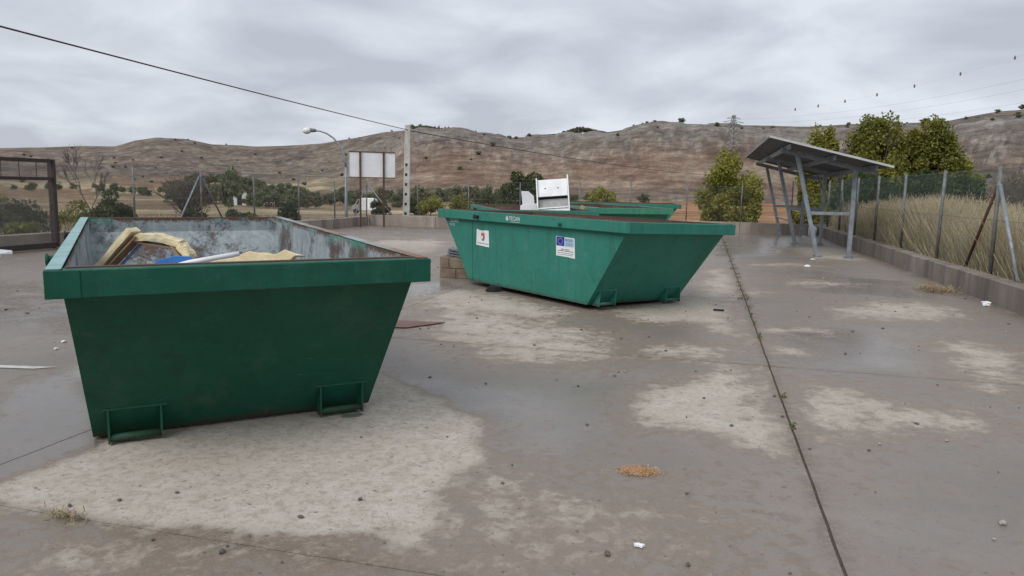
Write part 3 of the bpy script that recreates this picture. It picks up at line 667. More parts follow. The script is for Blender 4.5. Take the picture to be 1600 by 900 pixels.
def cable(label, pts, r, sag, cat='cable', mat=None, n=24):
    P = []
    for (a, b, s) in zip(pts[:-1], pts[1:], sag):
        a = Vector(a); b = Vector(b)
        for k in range(n + (1 if b == Vector(pts[-1]) else 0)):
            t = k / n; q = a.lerp(b, t); q.z -= s * 4 * t * (1 - t); P.append(q)
    o = empty('cable', P[0]); 
    mb = MB().tube([p - P[0] for p in P], r, 5); bpy.data.objects.remove(o)
    o = mb.build('cable', mat or M['cable'], None, True, loc=P[0]); tag(o, label, cat, 'overhead cables'); return o
top = (px + .09, py - .14, 4.26)
cable('thick black cable sagging from the sky to the concrete pole', [tuple(Vector(top) + (Vector((-8.14, 12.0, 4.0)) - Vector(top)) * 1.25), top], .016, [.06])
cable('black cable running from the concrete pole across the hillside', [(top[0], top[1], 4.24), (34.0, 112.0, 4.1)], .022, [.55])
cable('thin dark cable crossing low in front of the red bluff', [(-6.4, 60.0, .75), (32.0, 95.0, 3.2)], .013, [.35])

s0 = W(-14.28, 29.0, -.16); s1 = W(-13.45, 29.55, -.16)
bb = empty('billboard', s0); tag(bb, 'blank white billboard seen from behind on two rusty posts', 'billboard')
dd = (s1 - s0); dl = dd.length; dd.normalize(); ang = math.atan2(dd.y, dd.x); Mx = Matrix.Rotation(ang, 4, 'Z')
def bx(name, c, d, m, bev=.004): 
    mb = MB(); mb.box(c, d); mb.v = [tuple(Mx @ Vector(p)) for p in mb.v]; return mb.build(name, m, bb, bevel=bev)
for x in (0, dl): bx('post', (x, -.05, 1.58), (.075, .07, 3.2), M['rust'])
bx('panel', (dl / 2 + .02, .01, 2.62), (1.95, .03, 1.04), M['white'])
bx('top_rail', (dl / 2 + .02, .0, 3.16), (1.97, .06, .035), M['rust']); bx('bottom_rail', (dl / 2 + .02, .0, 2.085), (1.97, .06, .03), M['rust'])
for s in (-1, 1): bx('edge_strip', (dl / 2 + .02 + s * .985, .0, 2.62), (.02, .055, 1.04), M['greyboard'])

# ------------------------------------------------------------------ skips
SL, SW, SH, RH, OL, OW, BL, BW = 4.639, 2.025, 1.1735, 0.145, 0.127, 0.073, 2.935, 1.748
ZB = 0.03
def half(z):                        # half length / half width of the outer shell at height z
    t = min(1.0, (z - ZB) / (SH - RH - ZB))
    return BL / 2 + t * (SL / 2 - OL - BL / 2), BW / 2 + t * (SW / 2 - OW - BW / 2)
def make_skip(label, loc, yaw, tx, ty, paint, lining, group, detail=True):
    s = empty('skip', loc, (ty, -tx, yaw)); tag(s, label, 'skip', group)
    def shell(off, zb, up):
        lv = [zb, .28, .55, .8, SH - RH, SH - .004]; V = []; F = []
        NX, NY = 6, 10; rings = []
        for z in lv:
            hl, hw = half(max(z, ZB)); hl -= off; hw -= off; ring = []
            for k in range(NX): ring.append((-hw + 2 * hw * k / NX, -hl))
            for k in range(NY): ring.append((hw, -hl + 2 * hl * k / NY))
            for k in range(NX): ring.append((hw - 2 * hw * k / NX, hl))
            for k in range(NY): ring.append((-hw, hl - 2 * hl * k / NY))
            n = len(ring)
            for (x, y) in ring:
                dz = 0.0
                b = (fbm(np.array([x * 1.7 + loc[0]]), np.array([y * 1.7 + z * 2]), 2, 5)[0] - .5) * (.007) * (0 if z in (zb, lv[-1], SH - RH) else 1)
                nx = (1 if abs(abs(x) - hw) < 1e-6 else 0) * np.sign(x); ny = (1 if abs(abs(y) - hl) < 1e-6 else 0) * np.sign(y)
                V.append((x + nx * b, y + ny * b, z))
            rings.append(n)
        for i in range(len(lv) - 1):
            for k in range(n): F.append((i * n + k, i * n + (k + 1) % n, (i + 1) * n + (k + 1) % n, (i + 1) * n + k))
        F.append(tuple(range(n - 1, -1, -1)))
        return V, F
    V, F = shell(0.0, ZB, 1); mb = MB(); mb.add(V, F); mb.build('shell', M[paint], s)
    V, F = shell(0.012, ZB + .012, -1); mb = MB(); mb.add(V, F); me = mb.mesh('lining', M[lining]); me.flip_normals(); inst('lining', me, s)
    # rim: hollow box rails standing proud of the shell
    hl, hw = half(SH - RH); t = .006
    for sx in (-1, 1):
        mb = MB(); mb.box((sx * (SW / 2 - OW / 2), 0, SH - RH / 2), (OW - .002, SL - .004, RH)); mb.build('rim_rail', M[paint], s, bevel=.007)
        MB().box((sx * (SW / 2 - OW / 2 - .006), 0, SH + .002), (OW - .004, SL - .06, .006)).build('rim_edge', (M['rim_top'] if sx < 0 else M['rim_worn']) if lining == 'lining_a' else M['rim_worn' if paint == 'green_c' else lining], s, bevel=.0015)
    for sy in (-1, 1):
        mb = MB(); mb.box((0, sy * (SL / 2 - OL / 2), SH - RH / 2 - .001), (SW - 2 * OW - .004, OL - .002, RH - .002)); mb.build('rim_rail', M[paint], s, bevel=.006)
        MB().box((0, sy * (SL / 2 - OL + .022), SH + .001), (SW - 2 * OW - .03, .03, .008)).build('rim_edge', M['lining_b'], s, bevel=.002)
        for sx in (-1, 1):
            MB().box((sx * (SW / 2 - .08), sy * (SL / 2 + .001), SH - RH / 2), (.156, .008, RH - .004)).build('corner_plate', M[paint], s, bevel=.003)
    for sx in (-1, 1):
        for y in (1.05, -1.0):
            mb = MB(); a = sx * (SW / 2 - .005); mb.tube([(a, y, SH - .085), (a + sx * .075, y, SH - .085)], .027, 14); mb.tube([(a + sx * .07, y, SH - .085), (a + sx * .085, y, SH - .085)], .04, 14)
            mb.build('lifting_lug', M['black'] if (y > 0) else M[paint], s)
    # loops low on both sloping ends
    for sy in (-1, 1):
        for sx in (-1, 1):
            lp_ = empty('fork_loop', (sx * .64, 0, 0), (0, 0, 0), s)
            yf = half(.235)[0]
            for e in (-.145, .145):
                MB().extr([(sy * (yf + .004), .235), (sy * (yf + .004), .02), (sy * (BL / 2 + .012), .02)], .012, Matrix.Translation((e, 0, 0)) @ Matrix.Rotation(R(90), 4, 'Z')).build('side_plate', M[paint], lp_)
            mb = MB(); mb.tube([(-.139, sy * (yf - .022), .052), (.139, sy * (yf - .022), .052)], .024, 12); mb.build('bar', M[paint], lp_, True)
            MB().box((0, sy * (yf + .003), .237), (.36, .01, .012)).build('top_strip', M[paint], lp_)
    for sx in (-1, 1):
        MB().box((sx * .62, 0, .012), (.12, BL - .1, .034)).build('skid', M['rust'], s, bevel=.004)
    if detail:
        for sx in (-1, 1):
            mb = MB(); y = 1.32
            P = [(sx * (half(z)[1] + .0025), y + dy + (.035 if z < .5 else 0), z) for z in (.04, 1.02) for dy in (-.004, .004)]
            mb.add(P, [(0, 1, 3, 2)]); mb.build('weld_seam', M['dark'], s)
    return s
skipA = make_skip('large green skip holding broken yellow foam, scraped grey inside', (-2.4995, 6.0785, .0), .4953, .0025, .0113, 'green', 'lining_a', 'green skips on the concrete')
skipA.location.z = 0.012
skipB = make_skip('bright green skip with two white stickers on its long side', (.8516, 11.4086, .020), .6262, -.0282, .0013, 'green_b', 'lining_b', 'green skips on the concrete')
_cy = .18; _cc = Vector((.30, 16.85, 0))
skipC = make_skip('green skip with a white cabinet standing in it', (_cc.x, _cc.y, .0), _cy, 0, 0, 'green_b', 'lining_b', 'green skips on the concrete', False)
_dy = .28; _dc = Vector((2.33, 20.15, 0)); _ey = 1.45; _ec = Vector((3.35, 25.7, 0))
skipD = make_skip('faded pale green skip behind the one with the cabinet', (_dc.x, _dc.y, .0), _dy, 0, 0, 'green_c', 'lining_b', 'green skips on the concrete', False)
skipE = make_skip('dark green skip farthest back, mostly hidden by the pale green one', (_ec.x, _ec.y, .0), _ey, 0, 0, 'green_b', 'lining_b', 'green skips on the concrete', False)

# stickers and stencils on the long side of skip B (side faces local -x)
def side_frame(y, z, off=.004):     # local frame on the side: X along -y (reading direction), Y up the plate
    hl, hw = half(z); slope = math.atan2(half(1.0)[1] - half(.1)[1], .9)
    o = Vector((-hw - off, y, z)); ex = Vector((0, -1, 0)); ey = Vector((-math.sin(slope), 0, math.cos(slope))); ez = ex.cross(ey)
    return Matrix((ex, ey, ez)).transposed().to_4x4(), o
def decal(name, y, z, poly, mat, parent, off, thick=.0012, tilt=0.0):
    Mr, o = side_frame(y, z, off); Mr.translation = o; Mr = Mr @ Matrix.Rotation(tilt, 4, 'Z')
    n = len(poly); P = [Mr @ Vector((x, yy, 0)) for x, yy in poly] + [Mr @ Vector((x, yy, -thick)) for x, yy in poly]
    mb = MB(); mb.add(P, [tuple(range(n)), tuple(range(2 * n - 1, n - 1, -1))] + [(i, i + n, (i + 1) % n + n, (i + 1) % n) for i in range(n)])
    return mb.build(name, mat, parent)
def rect(x0, y0, x1, y1): return [(x0, y0), (x1, y0), (x1, y1), (x0, y1)]
def lettering(txt, y, z, size, mat, parent, off, tilt=0.0, name='lettering', bold=.0):
    cu = bpy.data.curves.new(name, 'FONT'); cu.body = txt; cu.size = size; cu.align_x = 'LEFT'; cu.resolution_u = 2; cu.offset = bold
    tmp = bpy.data.objects.new('tmp', cu); COL.objects.link(tmp)
    dg = bpy.context.evaluated_depsgraph_get(); me = bpy.data.meshes.new_from_object(tmp.evaluated_get(dg)); bpy.data.objects.remove(tmp)
    Mr, o = side_frame(y, z, off); Mr.translation = o; me.transform(Mr @ Matrix.Rotation(tilt, 4, 'Z'))
    me.materials.clear(); me.materials.append(mat); return inst(name, me, parent)
st1 = decal('crest_sticker', 1.02, .76, [(-.20, -.125), (-.10, -.13), (.17, -.142), (.165, .12), (.06, .122), (.0, .112), (-.10, .118), (-.175, .135)], M['white'], skipB, .004); st1['label'] = 'white sticker with a small crest'
sh = [(-.05, .06), (.05, .06), (.05, -.02), (.035, -.05), (0, -.068), (-.035, -.05), (-.05, -.02)]
decal('crest_shield', 1.02, .772, sh, M['ink_grey'], st1, .0055)
decal('crest_quarter', 1.02, .772, rect(.002, .0, .046, .054), M['ink_red'], st1, .0065)
decal('crest_quarter', 1.02, .772, rect(-.046, .022, -.002, .054), M['ink_red'], st1, .0065)
decal('crest_quarter', 1.02, .772, rect(-.044, -.03, -.002, .018), M['white'], st1, .0065)
decal('crest_quarter', 1.02, .772, rect(.004, -.018, .036, -.004), M['ink_red'], st1, .0065)
decal('crest_crown', 1.02, .772, [(-.035, .066), (.035, .066), (.04, .085), (.015, .078), (0, .09), (-.015, .078), (-.04, .085)], M['ink_yellow'], st1, .0055)
for k in range(9): decal('print_line', 1.02, .772, rect(-.165 + k * .036, -.105 - .001 * k, -.165 + k * .036 + .028, -.094 - .001 * k), M['ink_grey'], st1, .0055)
st2 = decal('funding_sticker', -1.02, .775, [(-.195, -.135), (.04, -.14), (.205, -.15), (.2, .02), (.195, .125), (-.02, .13), (-.2, .135)], M['white'], skipB, .004); st2['label'] = 'white sticker with a blue flag and FEDER'
decal('flag', -1.02, .775, rect(-.188, .005, -.018, .128), M['sticker_blue'], st2, .0055)
for k in range(12):
    a = k * math.pi / 6; cx, cy_ = -.103 + .047 * math.sin(a), .0665 + .043 * math.cos(a)
    decal('star', -1.02, .775, [(cx + (.010 if q % 2 == 0 else .004) * math.sin(q * math.pi / 5), cy_ + (.010 if q % 2 == 0 else .004) * math.cos(q * math.pi / 5)) for q in range(10)], M['ink_yellow'], st2, .0065)
decal('sky_panel', -1.02, .775, rect(-.008, .0, .185, .118), M['sticker_sky'], st2, .0055)
lettering('FEDER', -1.02 + .002, .775 + .068, .058, M['ink_slate'], st2, .0075, bold=.001)
for i, (x0, x1, yy) in enumerate([(.01, .17, .045), (.01, .175, .03), (.01, .15, .015)]): decal('print_line', -1.02, .775, rect(x0, yy, x1, yy + .006), M['ink_slate'], st2, .0068)
for x0, x1, yy, w in [(-.09, -.02, -.045, .010), (-.005, .09, -.047, .010), (-.16, -.03, -.064, .008), (-.02, .17, -.067, .008), (-.17, .03, -.092, .006), (.045, .175, -.095, .006), (-.16, .16, -.115, .005)]:
    decal('print_line', -1.02, .775, rect(x0, yy, x1, yy + w), M['ink_grey'], st2, .0055)
lettering('TECAN', 2.03, .965, .085, M['ink_white'], skipB, .003, bold=.002); lettering('N 110', 2.03, .905, .06, M['ink_white'], skipB, .003, bold=.001)
Q = (SW / 2) - half(1.1)[1]
lettering('TECAN', .205, 1.075, .085, M['ink_white'], skipB, Q + .003, bold=.002)
decal('house_mark', .25, 1.10, [(-.04, -.03), (.025, -.03), (.025, .012), (-.008, .045), (-.04, .012)], M['ink_white'], skipB, Q + .003)
decal('print_line', .1, 1.05, rect(-.06, 0, .16, .008), M['ink_white'], skipB, Q + .003)

# ------------------------------------------------------------------ contents of skip A
def ragged_bar(name, pts, w, d, mat, parent, seed, up=(0, 1, 0), sub=5, amp=.008):
    rr = random.Random(seed); P = []
    pts = [Vector(p) for p in pts]
    for a, b in zip(pts[:-1], pts[1:]):
        for k in range(sub): P.append(a.lerp(b, k / sub))
    P.append(pts[-1]); V = []; F = []
    for i, p in enumerate(P):
        t = (P[min(i + 1, len(P) - 1)] - P[max(i - 1, 0)]).normalized(); x = t.cross(Vector(up)).normalized(); y = Vector(up)
        for sx, sy in ((-1, -1), (-.2, -1.05), (1, -1), (1.08, 0), (1, 1), (-1, 1)):
            V.append(p + x * (sx * w / 2 + rr.uniform(-amp, amp) * (1 if sx > 0 else .3)) + y * (sy * d / 2 + rr.uniform(-amp, amp) * .5))
    n = 6
    for i in range(len(P) - 1):
        for k in range(n): F.append((i * n + k, i * n + (k + 1) % n, (i + 1) * n + (k + 1) % n, (i + 1) * n + k))
    F.append(tuple(range(n - 1, -1, -1))); F.append(tuple((len(P) - 1) * n + k for k in range(n)))
    mb = MB(); mb.add(V, F); return mb.build(name, mat, parent)
fo = empty('broken_foam_ring', (-3.1, 6.3, .06)); tag(fo, 'broken ring of yellow insulation foam with a brown inner face', 'foam frame')
def rel(p, o): return Vector(p) - Vector(o.location)
ring = [(-3.30, 6.2, .10), (-3.50, 6.2, .86), (-3.26, 6.32, 1.16), (-2.86, 6.34, 1.085), (-2.755, 6.3, .985), (-2.86, 6.2, .86), (-3.0, 6.15, .10)]
ctr = Vector((-3.1, 6.25, .75))
ragged_bar('foam_strip', [rel((-3.22, 6.2, .10), fo), rel((-3.55, 6.2, .80), fo), rel((-3.25, 6.30, 1.185), fo)], .05, .16, M['foam'], fo, 3)
ragged_bar('foam_strip', [rel((-3.23, 6.33, 1.115), fo), rel((-3.05, 6.34, 1.12), fo), rel((-2.87, 6.36, 1.065), fo)], .055, .15, M['foam'], fo, 4)
ragged_bar('foam_strip', [rel((-2.87, 6.34, 1.055), fo), rel((-2.765, 6.28, .975), fo), rel((-2.78, 6.26, .935), fo)], .055, .14, M['foam'], fo, 5)
ragged_bar('foam_strip', [rel((-2.775, 6.22, .955), fo), rel((-2.86, 6.2, .88), fo), rel((-2.95, 6.15, .10), fo)], .05, .13, M['foam'], fo, 6)
def inner(name, a, b, m, k, d=.15):
    a = Vector(a); b = Vector(b); n = (ctr - (a + b) / 2); n.y = 0; n = n - (b - a).normalized() * n.dot((b - a).normalized()); n.normalize()
    mb = MB(); mb.bar(rel(a + n * k, fo), rel(b + n * k, fo), d, .012, up=n); return mb.build(name, m, fo)
inner('brown_facing', (-3.20, 6.2, .12), (-3.53, 6.2, .80), M['foam_brown'], .033); inner('brown_facing', (-3.53, 6.21, .80), (-3.24, 6.3, 1.14), M['foam_brown'], .035)
inner('brown_facing', (-3.24, 6.33, 1.115), (-2.88, 6.355, 1.065), M['foam_brown'], .036); inner('brown_facing', (-2.88, 6.33, 1.06), (-2.79, 6.28, .975), M['foam_brown'], .036)
inner('blue_liner', (-3.51, 6.3, .80), (-3.235, 6.38, 1.12), M['blue_pale'], .046, .05); inner('blue_liner', (-3.23, 6.41, 1.105), (-2.88, 6.43, 1.06), M['blue_pale'], .046, .03)

def sheet(name, outline, origin, xdir, ydir, thick, mat, seed=0, amp=0.0):
    rr = random.Random(seed); X = Vector(xdir).normalized(); Y = Vector(ydir).normalized(); N = X.cross(Y).normalized(); n = len(outline)
    P = [X * (x + rr.uniform(-amp, amp)) + Y * (y + rr.uniform(-amp, amp)) for x, y in outline]
    mb = MB(); mb.add([p + N * thick / 2 for p in P] + [p - N * thick / 2 for p in P], [tuple(range(n)), tuple(range(2 * n - 1, n - 1, -1))] + [(i, i + n, (i + 1) % n + n, (i + 1) % n) for i in range(n)])
    return mb.build(name, mat, None, bevel=min(.006, thick * .2), loc=origin)
o = sheet('blue_panel', [(-.20, 0), (.17, 0), (.17, .86), (.10, .93), (-.02, .935), (-.16, .90), (-.20, .86)], (-2.80, 5.98, .06), (1, .1, 0), (0, .18, 1), .05, M['blue'])
tag(o, 'bright blue plastic panel among the yellow foam', 'panel')
o = sheet('foam_board', [(-.42, 0), (.30, 0), (.31, .93), (.36, .97), (.44, .985), (.35, 1.0), (.27, 1.03), (.21, .995), (.1, .985), (.0, 1.01), (-.07, .99), (-.13, .955), (-.25, .94), (-.36, .91), (-.42, .89)], (-2.12, 5.72, .06), (1, .06, 0), (0, .22, 1), .07, M['foam'], 3, .006)
tag(o, 'wide torn yellow foam board with a ragged top edge', 'foam board')
o = sheet('foam_board', [(-.15, 0), (.14, 0), (.16, .97), (.10, 1.005), (.02, .955), (-.06, .99), (-.14, .985)], (-1.95, 5.86, .06), (1, .15, 0), (0, .20, 1), .05, M['foam'], 8, .006)
tag(o, 'small torn foam offcut behind the wide foam board', 'foam board')
mb = MB(); mb.tube([(0, 0, 0), (.02, .0, .45), (.06, .01, .80), (.14, .03, .885), (.26, .06, .92), (.62, .12, .99)], .02, 10)
o = mb.build('plastic_pipe', M['whitegloss'], None, True, loc=(-2.72, 5.50, .07)); tag(o, 'thin bent white plastic pipe lying over the foam board', 'pipe')

# ------------------------------------------------------------------ cabinet and planks in skip C
cb = empty('cabinet', (.93, 15.55, .06), (R(-24), R(-5), R(-4))); tag(cb, 'white laminate cabinet leaning in the skip behind the stickered one', 'cabinet')
cw, cdp, ch = .68, .42, 1.93
for sx in (-1, 1): MB().box((sx * cw / 2, cdp / 2 - .05, ch / 2 - (.02 if sx < 0 else -.03)), (.028, cdp + .06, ch + .04)).build('side_panel', M['whitegloss'], cb, bevel=.003)
MB().box((-cw / 2 - .016, -.065, ch / 2 - .3), (.012, .05, ch - .7)).build('raw_edge', M['wood'], cb)
MB().box((0, cdp - .01, ch / 2), (cw - .03, .012, ch - .02)).build('back_panel', M['greyboard'], cb)
MB().box((0, .01, ch - .21), (cw - .034, .022, .40)).build('drawer_front', M['whitegloss'], cb, bevel=.004)
for dx in (-.16, .12): MB().tube([(dx, -.004, ch - .22), (dx, -.012, ch - .22)], .014, 8).build('screw_hole', M['dark'], cb)
MB().box((0, cdp / 2, ch - .012), (cw - .032, cdp - .04, .022)).build('top_board', M['whitegloss'], cb)
MB().box((0, cdp / 2 + .06, ch - .425), (cw - .032, cdp - .16, .02)).build('shelf', M['greyboard'], cb)
MB().box((0, .10, ch - .56), (cw - .036, .014, .24)).build('inner_panel', M['greyboard'], cb)
MB().box((0, .06, ch - .70), (cw - .036, .22, .022)).build('shelf', M['whitegloss'], cb)
MB().box((0, -.01, ch - .80), (cw - .034, .02, .17)).build('drawer_front', M['whitegloss'], cb)
MB().box((0, cdp / 2, .10), (cw - .032, cdp - .04, .022)).build('bottom_board', M['whitegloss'], cb)
o = sheet('plank', [(-.16, 0), (.14, 0), (.14, 1.42), (.02, 1.50), (-.16, 1.46)], (.50, 17.2, .05), (1, 0, -.25), (-.12, .1, 1), .06, M['whitegloss'], 2); tag(o, 'cream board sticking up behind the white cabinet', 'board')
o = sheet('plank', [(-.30, 0), (.26, 0), (.26, 1.20), (.2, 1.225), (-.25, 1.20), (-.30, 1.17)], (.45, 16.7, .05), (1, .05, .03), (0, .12, 1), .05, M['white'], 2); tag(o, 'pale blue-white slab low beside the white cabinet', 'board')
o = sheet('plank', [(-.05, 0), (.05, 0), (.05, 1.22), (-.05, 1.26)], (1.22, 16.4, .05), (1, -.2, 0), (.28, .1, 1), .03, M['wood'], 2); tag(o, 'thin raw timber batten beside the white cabinet', 'batten')

# ------------------------------------------------------------------ block plinth and crate left of skip B
K = Vector((-1.29, 12.97, 0)); bd = Vector((CA, -SA, 0)); bk = Vector((SA, CA, 0))
pl = empty('block_plinth', K); tag(pl, 'low stained concrete block plinth under the grey crate', 'plinth')
def blk(a0, a1, b0, b1, z0, zl, zr):
    P = [bd * a + bk * b + Vector((0, 0, z)) for a, z1 in ((a0, zl), (a1, zr)) for b in (b0, b1) for z in (z0, z1)]
    MB().add(P, [(0, 1, 3, 2), (4, 6, 7, 5), (0, 4, 5, 1), (2, 3, 7, 6), (0, 2, 6, 4), (1, 5, 7, 3)]).build('block', M['block'], pl, bevel=.008)
def ztop(a): return .375 - .13 * a
for b0, b1 in ((0, .5), (.508, 1.0)):
    for a0, a1 in ((0, .30), (.306, .62), (.626, .95)): blk(a0, a1, b0, b1, .0, .165, .165)
    for a0, a1 in ((0, .17), (.176, .48), (.486, .95)): blk(a0, a1, b0 + .002, b1 - .002, .171, ztop(a0), ztop(a1))
cr = empty('crate', K + bd * .27 + bk * .45 + Vector((0, 0, .335)), (0, R(7.4), R(-8))); tag(cr, 'grey slatted plastic crate on the block plinth', 'crate')
for k in range(3):
    MB().box((0, 0, .025 + k * .045), (.50 - k * .012, .34, .030)).build('slat_band', M['crate'], cr, bevel=.004)
for sx in (-1, 1):
    for sy in (-1, 1): MB().box((sx * .225, sy * .15, .07), (.03, .03, .135)).build('corner_post', M['crate'], cr)
MB().box((0.02, 0.0, .0), (.46, .30, .012)).build('floor', M['crate'], cr)
for k in range(4): MB().box((.07, .02, .165 + k * .042), (.34 - k * .02, .26, .026)).build('upper_band', M['crate'], cr, bevel=.004)
for sx in (-1, 1): MB().box((.07 + sx * .14, .02, .22), (.026, .2, .18), (0, -sx * .2, 0)).build('upright', M['crate'], cr)

# ------------------------------------------------------------------ steel shelter
she = empty('steel_shelter', W(3.2, 25, 0)); tag(she, 'grey steel open shelter with a sloping sheet roof', 'shelter')
def sw(u, v, z): return W(u, v, z) - she.location
def sbar(name, a, b, w, d, m='galv', up=(0, 0, 1)): return MB().bar(sw(*a), sw(*b), w, d, up).build(name, M[m], she, bevel=.005)
UPV = (SA, CA, 0)
def zroof(u): return 2.96 - .249 * (u - 1.46)
for v in (20.2, 25.1, 29.95):
    for u in (2.85, 3.60):
        mb = MB(); mb.box(sw(u, v, .008), (.26, .2, .012), (0, 0, -YA)); mb.build('base_plate', M['galv'], she)
        for q in ((-.08, -.06), (.08, -.06), (-.08, .06), (.08, .06)): MB().tube([sw(u + q[0], v + q[1], .01), sw(u + q[0], v + q[1], .045)], .01, 6).build('anchor_bolt', M['galv_old'], she)
    sbar('leg', (2.85, v, .014), (2.20, v, 2.60), .10, .10, up=UPV); sbar('leg', (3.60, v, .014), (3.60, v, 2.24), .10, .10, up=UPV)
    sbar('rafter', (1.80, v, 2.715), (4.12, v, 2.137), .08, .12, up=(0, 0, 1))
    sbar('cross_bar', (2.575, v, 1.12), (3.55, v, 1.12), .07, .08)
for u in (1.95, 3.0, 3.95): sbar('purlin', (u, 19.5, zroof(u) - .085), (u, 30.45, zroof(u) - .085), .05, .13)
n = 12
for k in range(n):
    v0 = 19.3 + (30.62 - 19.3) * k / n; v1 = 19.3 + (30.62 - 19.3) * (k + 1) / n - .012; V = []; F = []; m_ = 17
    for i in range(m_):
        v = v0 + (v1 - v0) * i / (m_ - 1); dz = .018 * (1 if (i // 2) % 2 == 0 else 0)
        for u in (1.46, 4.25):
            for t in (0, .006): V.append(sw(u, v, zroof(u) + dz + t))
    for i in range(m_ - 1):
        a = i * 4; F += [(a, a + 2, a + 6, a + 4), (a + 1, a + 5, a + 7, a + 3), (a, a + 4, a + 5, a + 1), (a + 2, a + 3, a + 7, a + 6)]
    F += [(0, 1, 3, 2), (4 * m_ - 4, 4 * m_ - 2, 4 * m_ - 1, 4 * m_ - 3)]
    MB().add(V, F).build('roof_sheet', M['roof'], she)
MB().bar(sw(1.44, 19.28, zroof(1.44) + .012), sw(4.27, 19.28, zroof(4.27) + .012), .03, .05).build('edge_trim', M['trim'], she)
MB().bar(sw(1.44, 19.3, zroof(1.44) + .012), sw(1.44, 30.62, zroof(1.44) + .012), .03, .05).build('edge_trim', M['galv'], she)
sbar('knee_brace', (3.58, 25.2, 1.7), (3.58, 26.6, 2.2), .04, .04); sbar('tie_bar', (2.66, 25.15, .72), (2.66, 29.9, .72), .05, .05)

# ------------------------------------------------------------------ vegetation
def leaf_mesh(name, C, size, mat, seed=0, aspect=0.6, jitter=.35, up=0.0):
    g = np.random.default_rng(seed); n = len(C)
    a = g.normal(size=(n, 3)); a[:, 2] += up; a /= np.linalg.norm(a, axis=1)[:, None]
    b = g.normal(size=(n, 3)); b -= a * (a * b).sum(1)[:, None]; b /= np.linalg.norm(b, axis=1)[:, None]
    s = size * (1 + jitter * g.uniform(-1, 1, n))[:, None]
    V = np.stack([C - a * s, C + b * s * aspect, C + a * s, C - b * s * aspect], 1).reshape(-1, 3)
    F = np.arange(4 * n).reshape(-1, 4); return np_mesh(name, V, F, mat)
def crown_pts(n, w, h, z0, lumps, seed, shape='round', shell=.55, spread=.34):
    """leaf positions in clumps that fill an uneven crown of width w and height h above z0"""
    g = np.random.default_rng(seed); L = []
    while len(L) < lumps:
        p = g.uniform(-1, 1, 3)
        if shape == 'round': ok = (p ** 2).sum() < 1
        elif shape == 'tall': ok = np.hypot(p[0], p[1]) < (1 - max(0, p[2]) ** 1.6 * .75) * (.75 + .25 * min(1, p[2] + 1.2))
        else: ok = np.hypot(p[0], p[1]) < 1 - .55 * max(0, p[2])
        if ok and (p ** 2).sum() > .12: L.append(p)
    L = np.array(L); k = g.integers(0, lumps, n); rad = g.uniform(.55, 1.25, lumps)[k] * spread
    d = g.normal(size=(n, 3)); d /= np.linalg.norm(d, axis=1)[:, None]; rr = g.uniform(shell, 1, n) ** .6
    P = L[k] * (1 - spread * .6) + d * (rad * rr)[:, None]
    return P * np.array([w / 2, w / 2, h / 2]) + np.array([0, 0, z0 + h / 2])
def limbs(mb, h, w, z0, seed, n=7, r=.07):
    rr = random.Random(seed); tip = Vector((rr.uniform(-.1, .1) * w, rr.uniform(-.1, .1) * w, h * .86))
    mid = Vector((rr.uniform(-.04, .04) * w, rr.uniform(-.04, .04) * w, h * .4))
    mb.tube([(0, 0, -.15), mid, tip], [r, r * .7, r * .15], 8)
    for k in range(n):
        a = rr.uniform(0, 6.28); z = rr.uniform(max(.12, z0 * .7), h * .62); b = Vector((0, 0, z)) + (mid - Vector((0, 0, 0))) * .0
        e = Vector((math.cos(a) * w * rr.uniform(.22, .42), math.sin(a) * w * rr.uniform(.22, .42), min(h * .93, z + h * rr.uniform(.15, .4)))); m = b.lerp(e, .5) + Vector((0, 0, -.06 * h))
        mb.tube([b, m, e], [r * .5, r * .35, r * .08], 6)
def tree(name, label, cat, loc, h, w, mat, nleaf, leaf, seed, z0=.4, lumps=26, shape='round', group=None, r=.07, shell=.5, spread=.34, nl=7):
    o = empty(name, loc); tag(o, label, cat, group)
    mb = MB(); limbs(mb, h, w, z0, seed, nl, r); mb.build('trunk', M['bark'], o, True)
    inst('crown', leaf_mesh('crown', crown_pts(nleaf, w, h - z0, z0, lumps, seed, shape, shell, spread), leaf, M[mat], seed), o); return o
def at(x, y, dz=0): return (x, y, tz(x, y) + dz)
# large trees beyond the shelter
G1 = 'olive-yellow trees beyond the right fence'
tree('poplar_tree', 'tall bushy olive-green tree behind the shelter roof, the widest crown', 'tree', at(20.6, 42), 6.5, 5.0, 'leaf_olive', 42000, .092, 1, .3, 95, 'dome', G1, .13, .15, .27, 12)
tree('poplar_tree', 'narrow yellow-green tree rising just left of the widest crown', 'tree', at(17.7, 43), 6.25, 2.7, 'leaf_yellow', 17000, .088, 2, .3, 60, 'tall', G1, .09, .15, .3, 8)
tree('poplar_tree', 'yellow-green tree stepping down at the grass end of the tree clump', 'tree', at(24.5, 41.5), 5.2, 2.9, 'leaf_yellow', 18000, .088, 3, .2, 60, 'tall', G1, .1, .15, .3, 8)
tree('poplar_tree', 'tall olive-yellow tree filling the right half of the clump', 'tree', at(22.7, 41.0), 6.3, 4.0, 'leaf_olive', 32000, .09, 21, .3, 80, 'dome', G1, .12, .15, .28, 10)
tree('poplar_tree', 'small olive tree between the fence and the widest crown', 'tree', at(18.6, 38.0), 3.9, 3.6, 'leaf_olive', 12000, .095, 4, .2, 45, 'round', G1, .08, .35, .25, 8)
tree('poplar_tree', 'dark green low tree pressed against the right fence', 'tree', at(17.3, 30.5), 2.55, 3.4, 'leaf_dark', 8000, .08, 5, .0, 46, 'round', G1, .06, .35, .25, 8)
tree('poplar_tree', 'second dark green low tree behind the right fence', 'tree', at(16.4, 34.5), 2.7, 4.0, 'leaf_dark', 8000, .085, 6, .0, 46, 'round', G1, .06, .35, .25, 8)
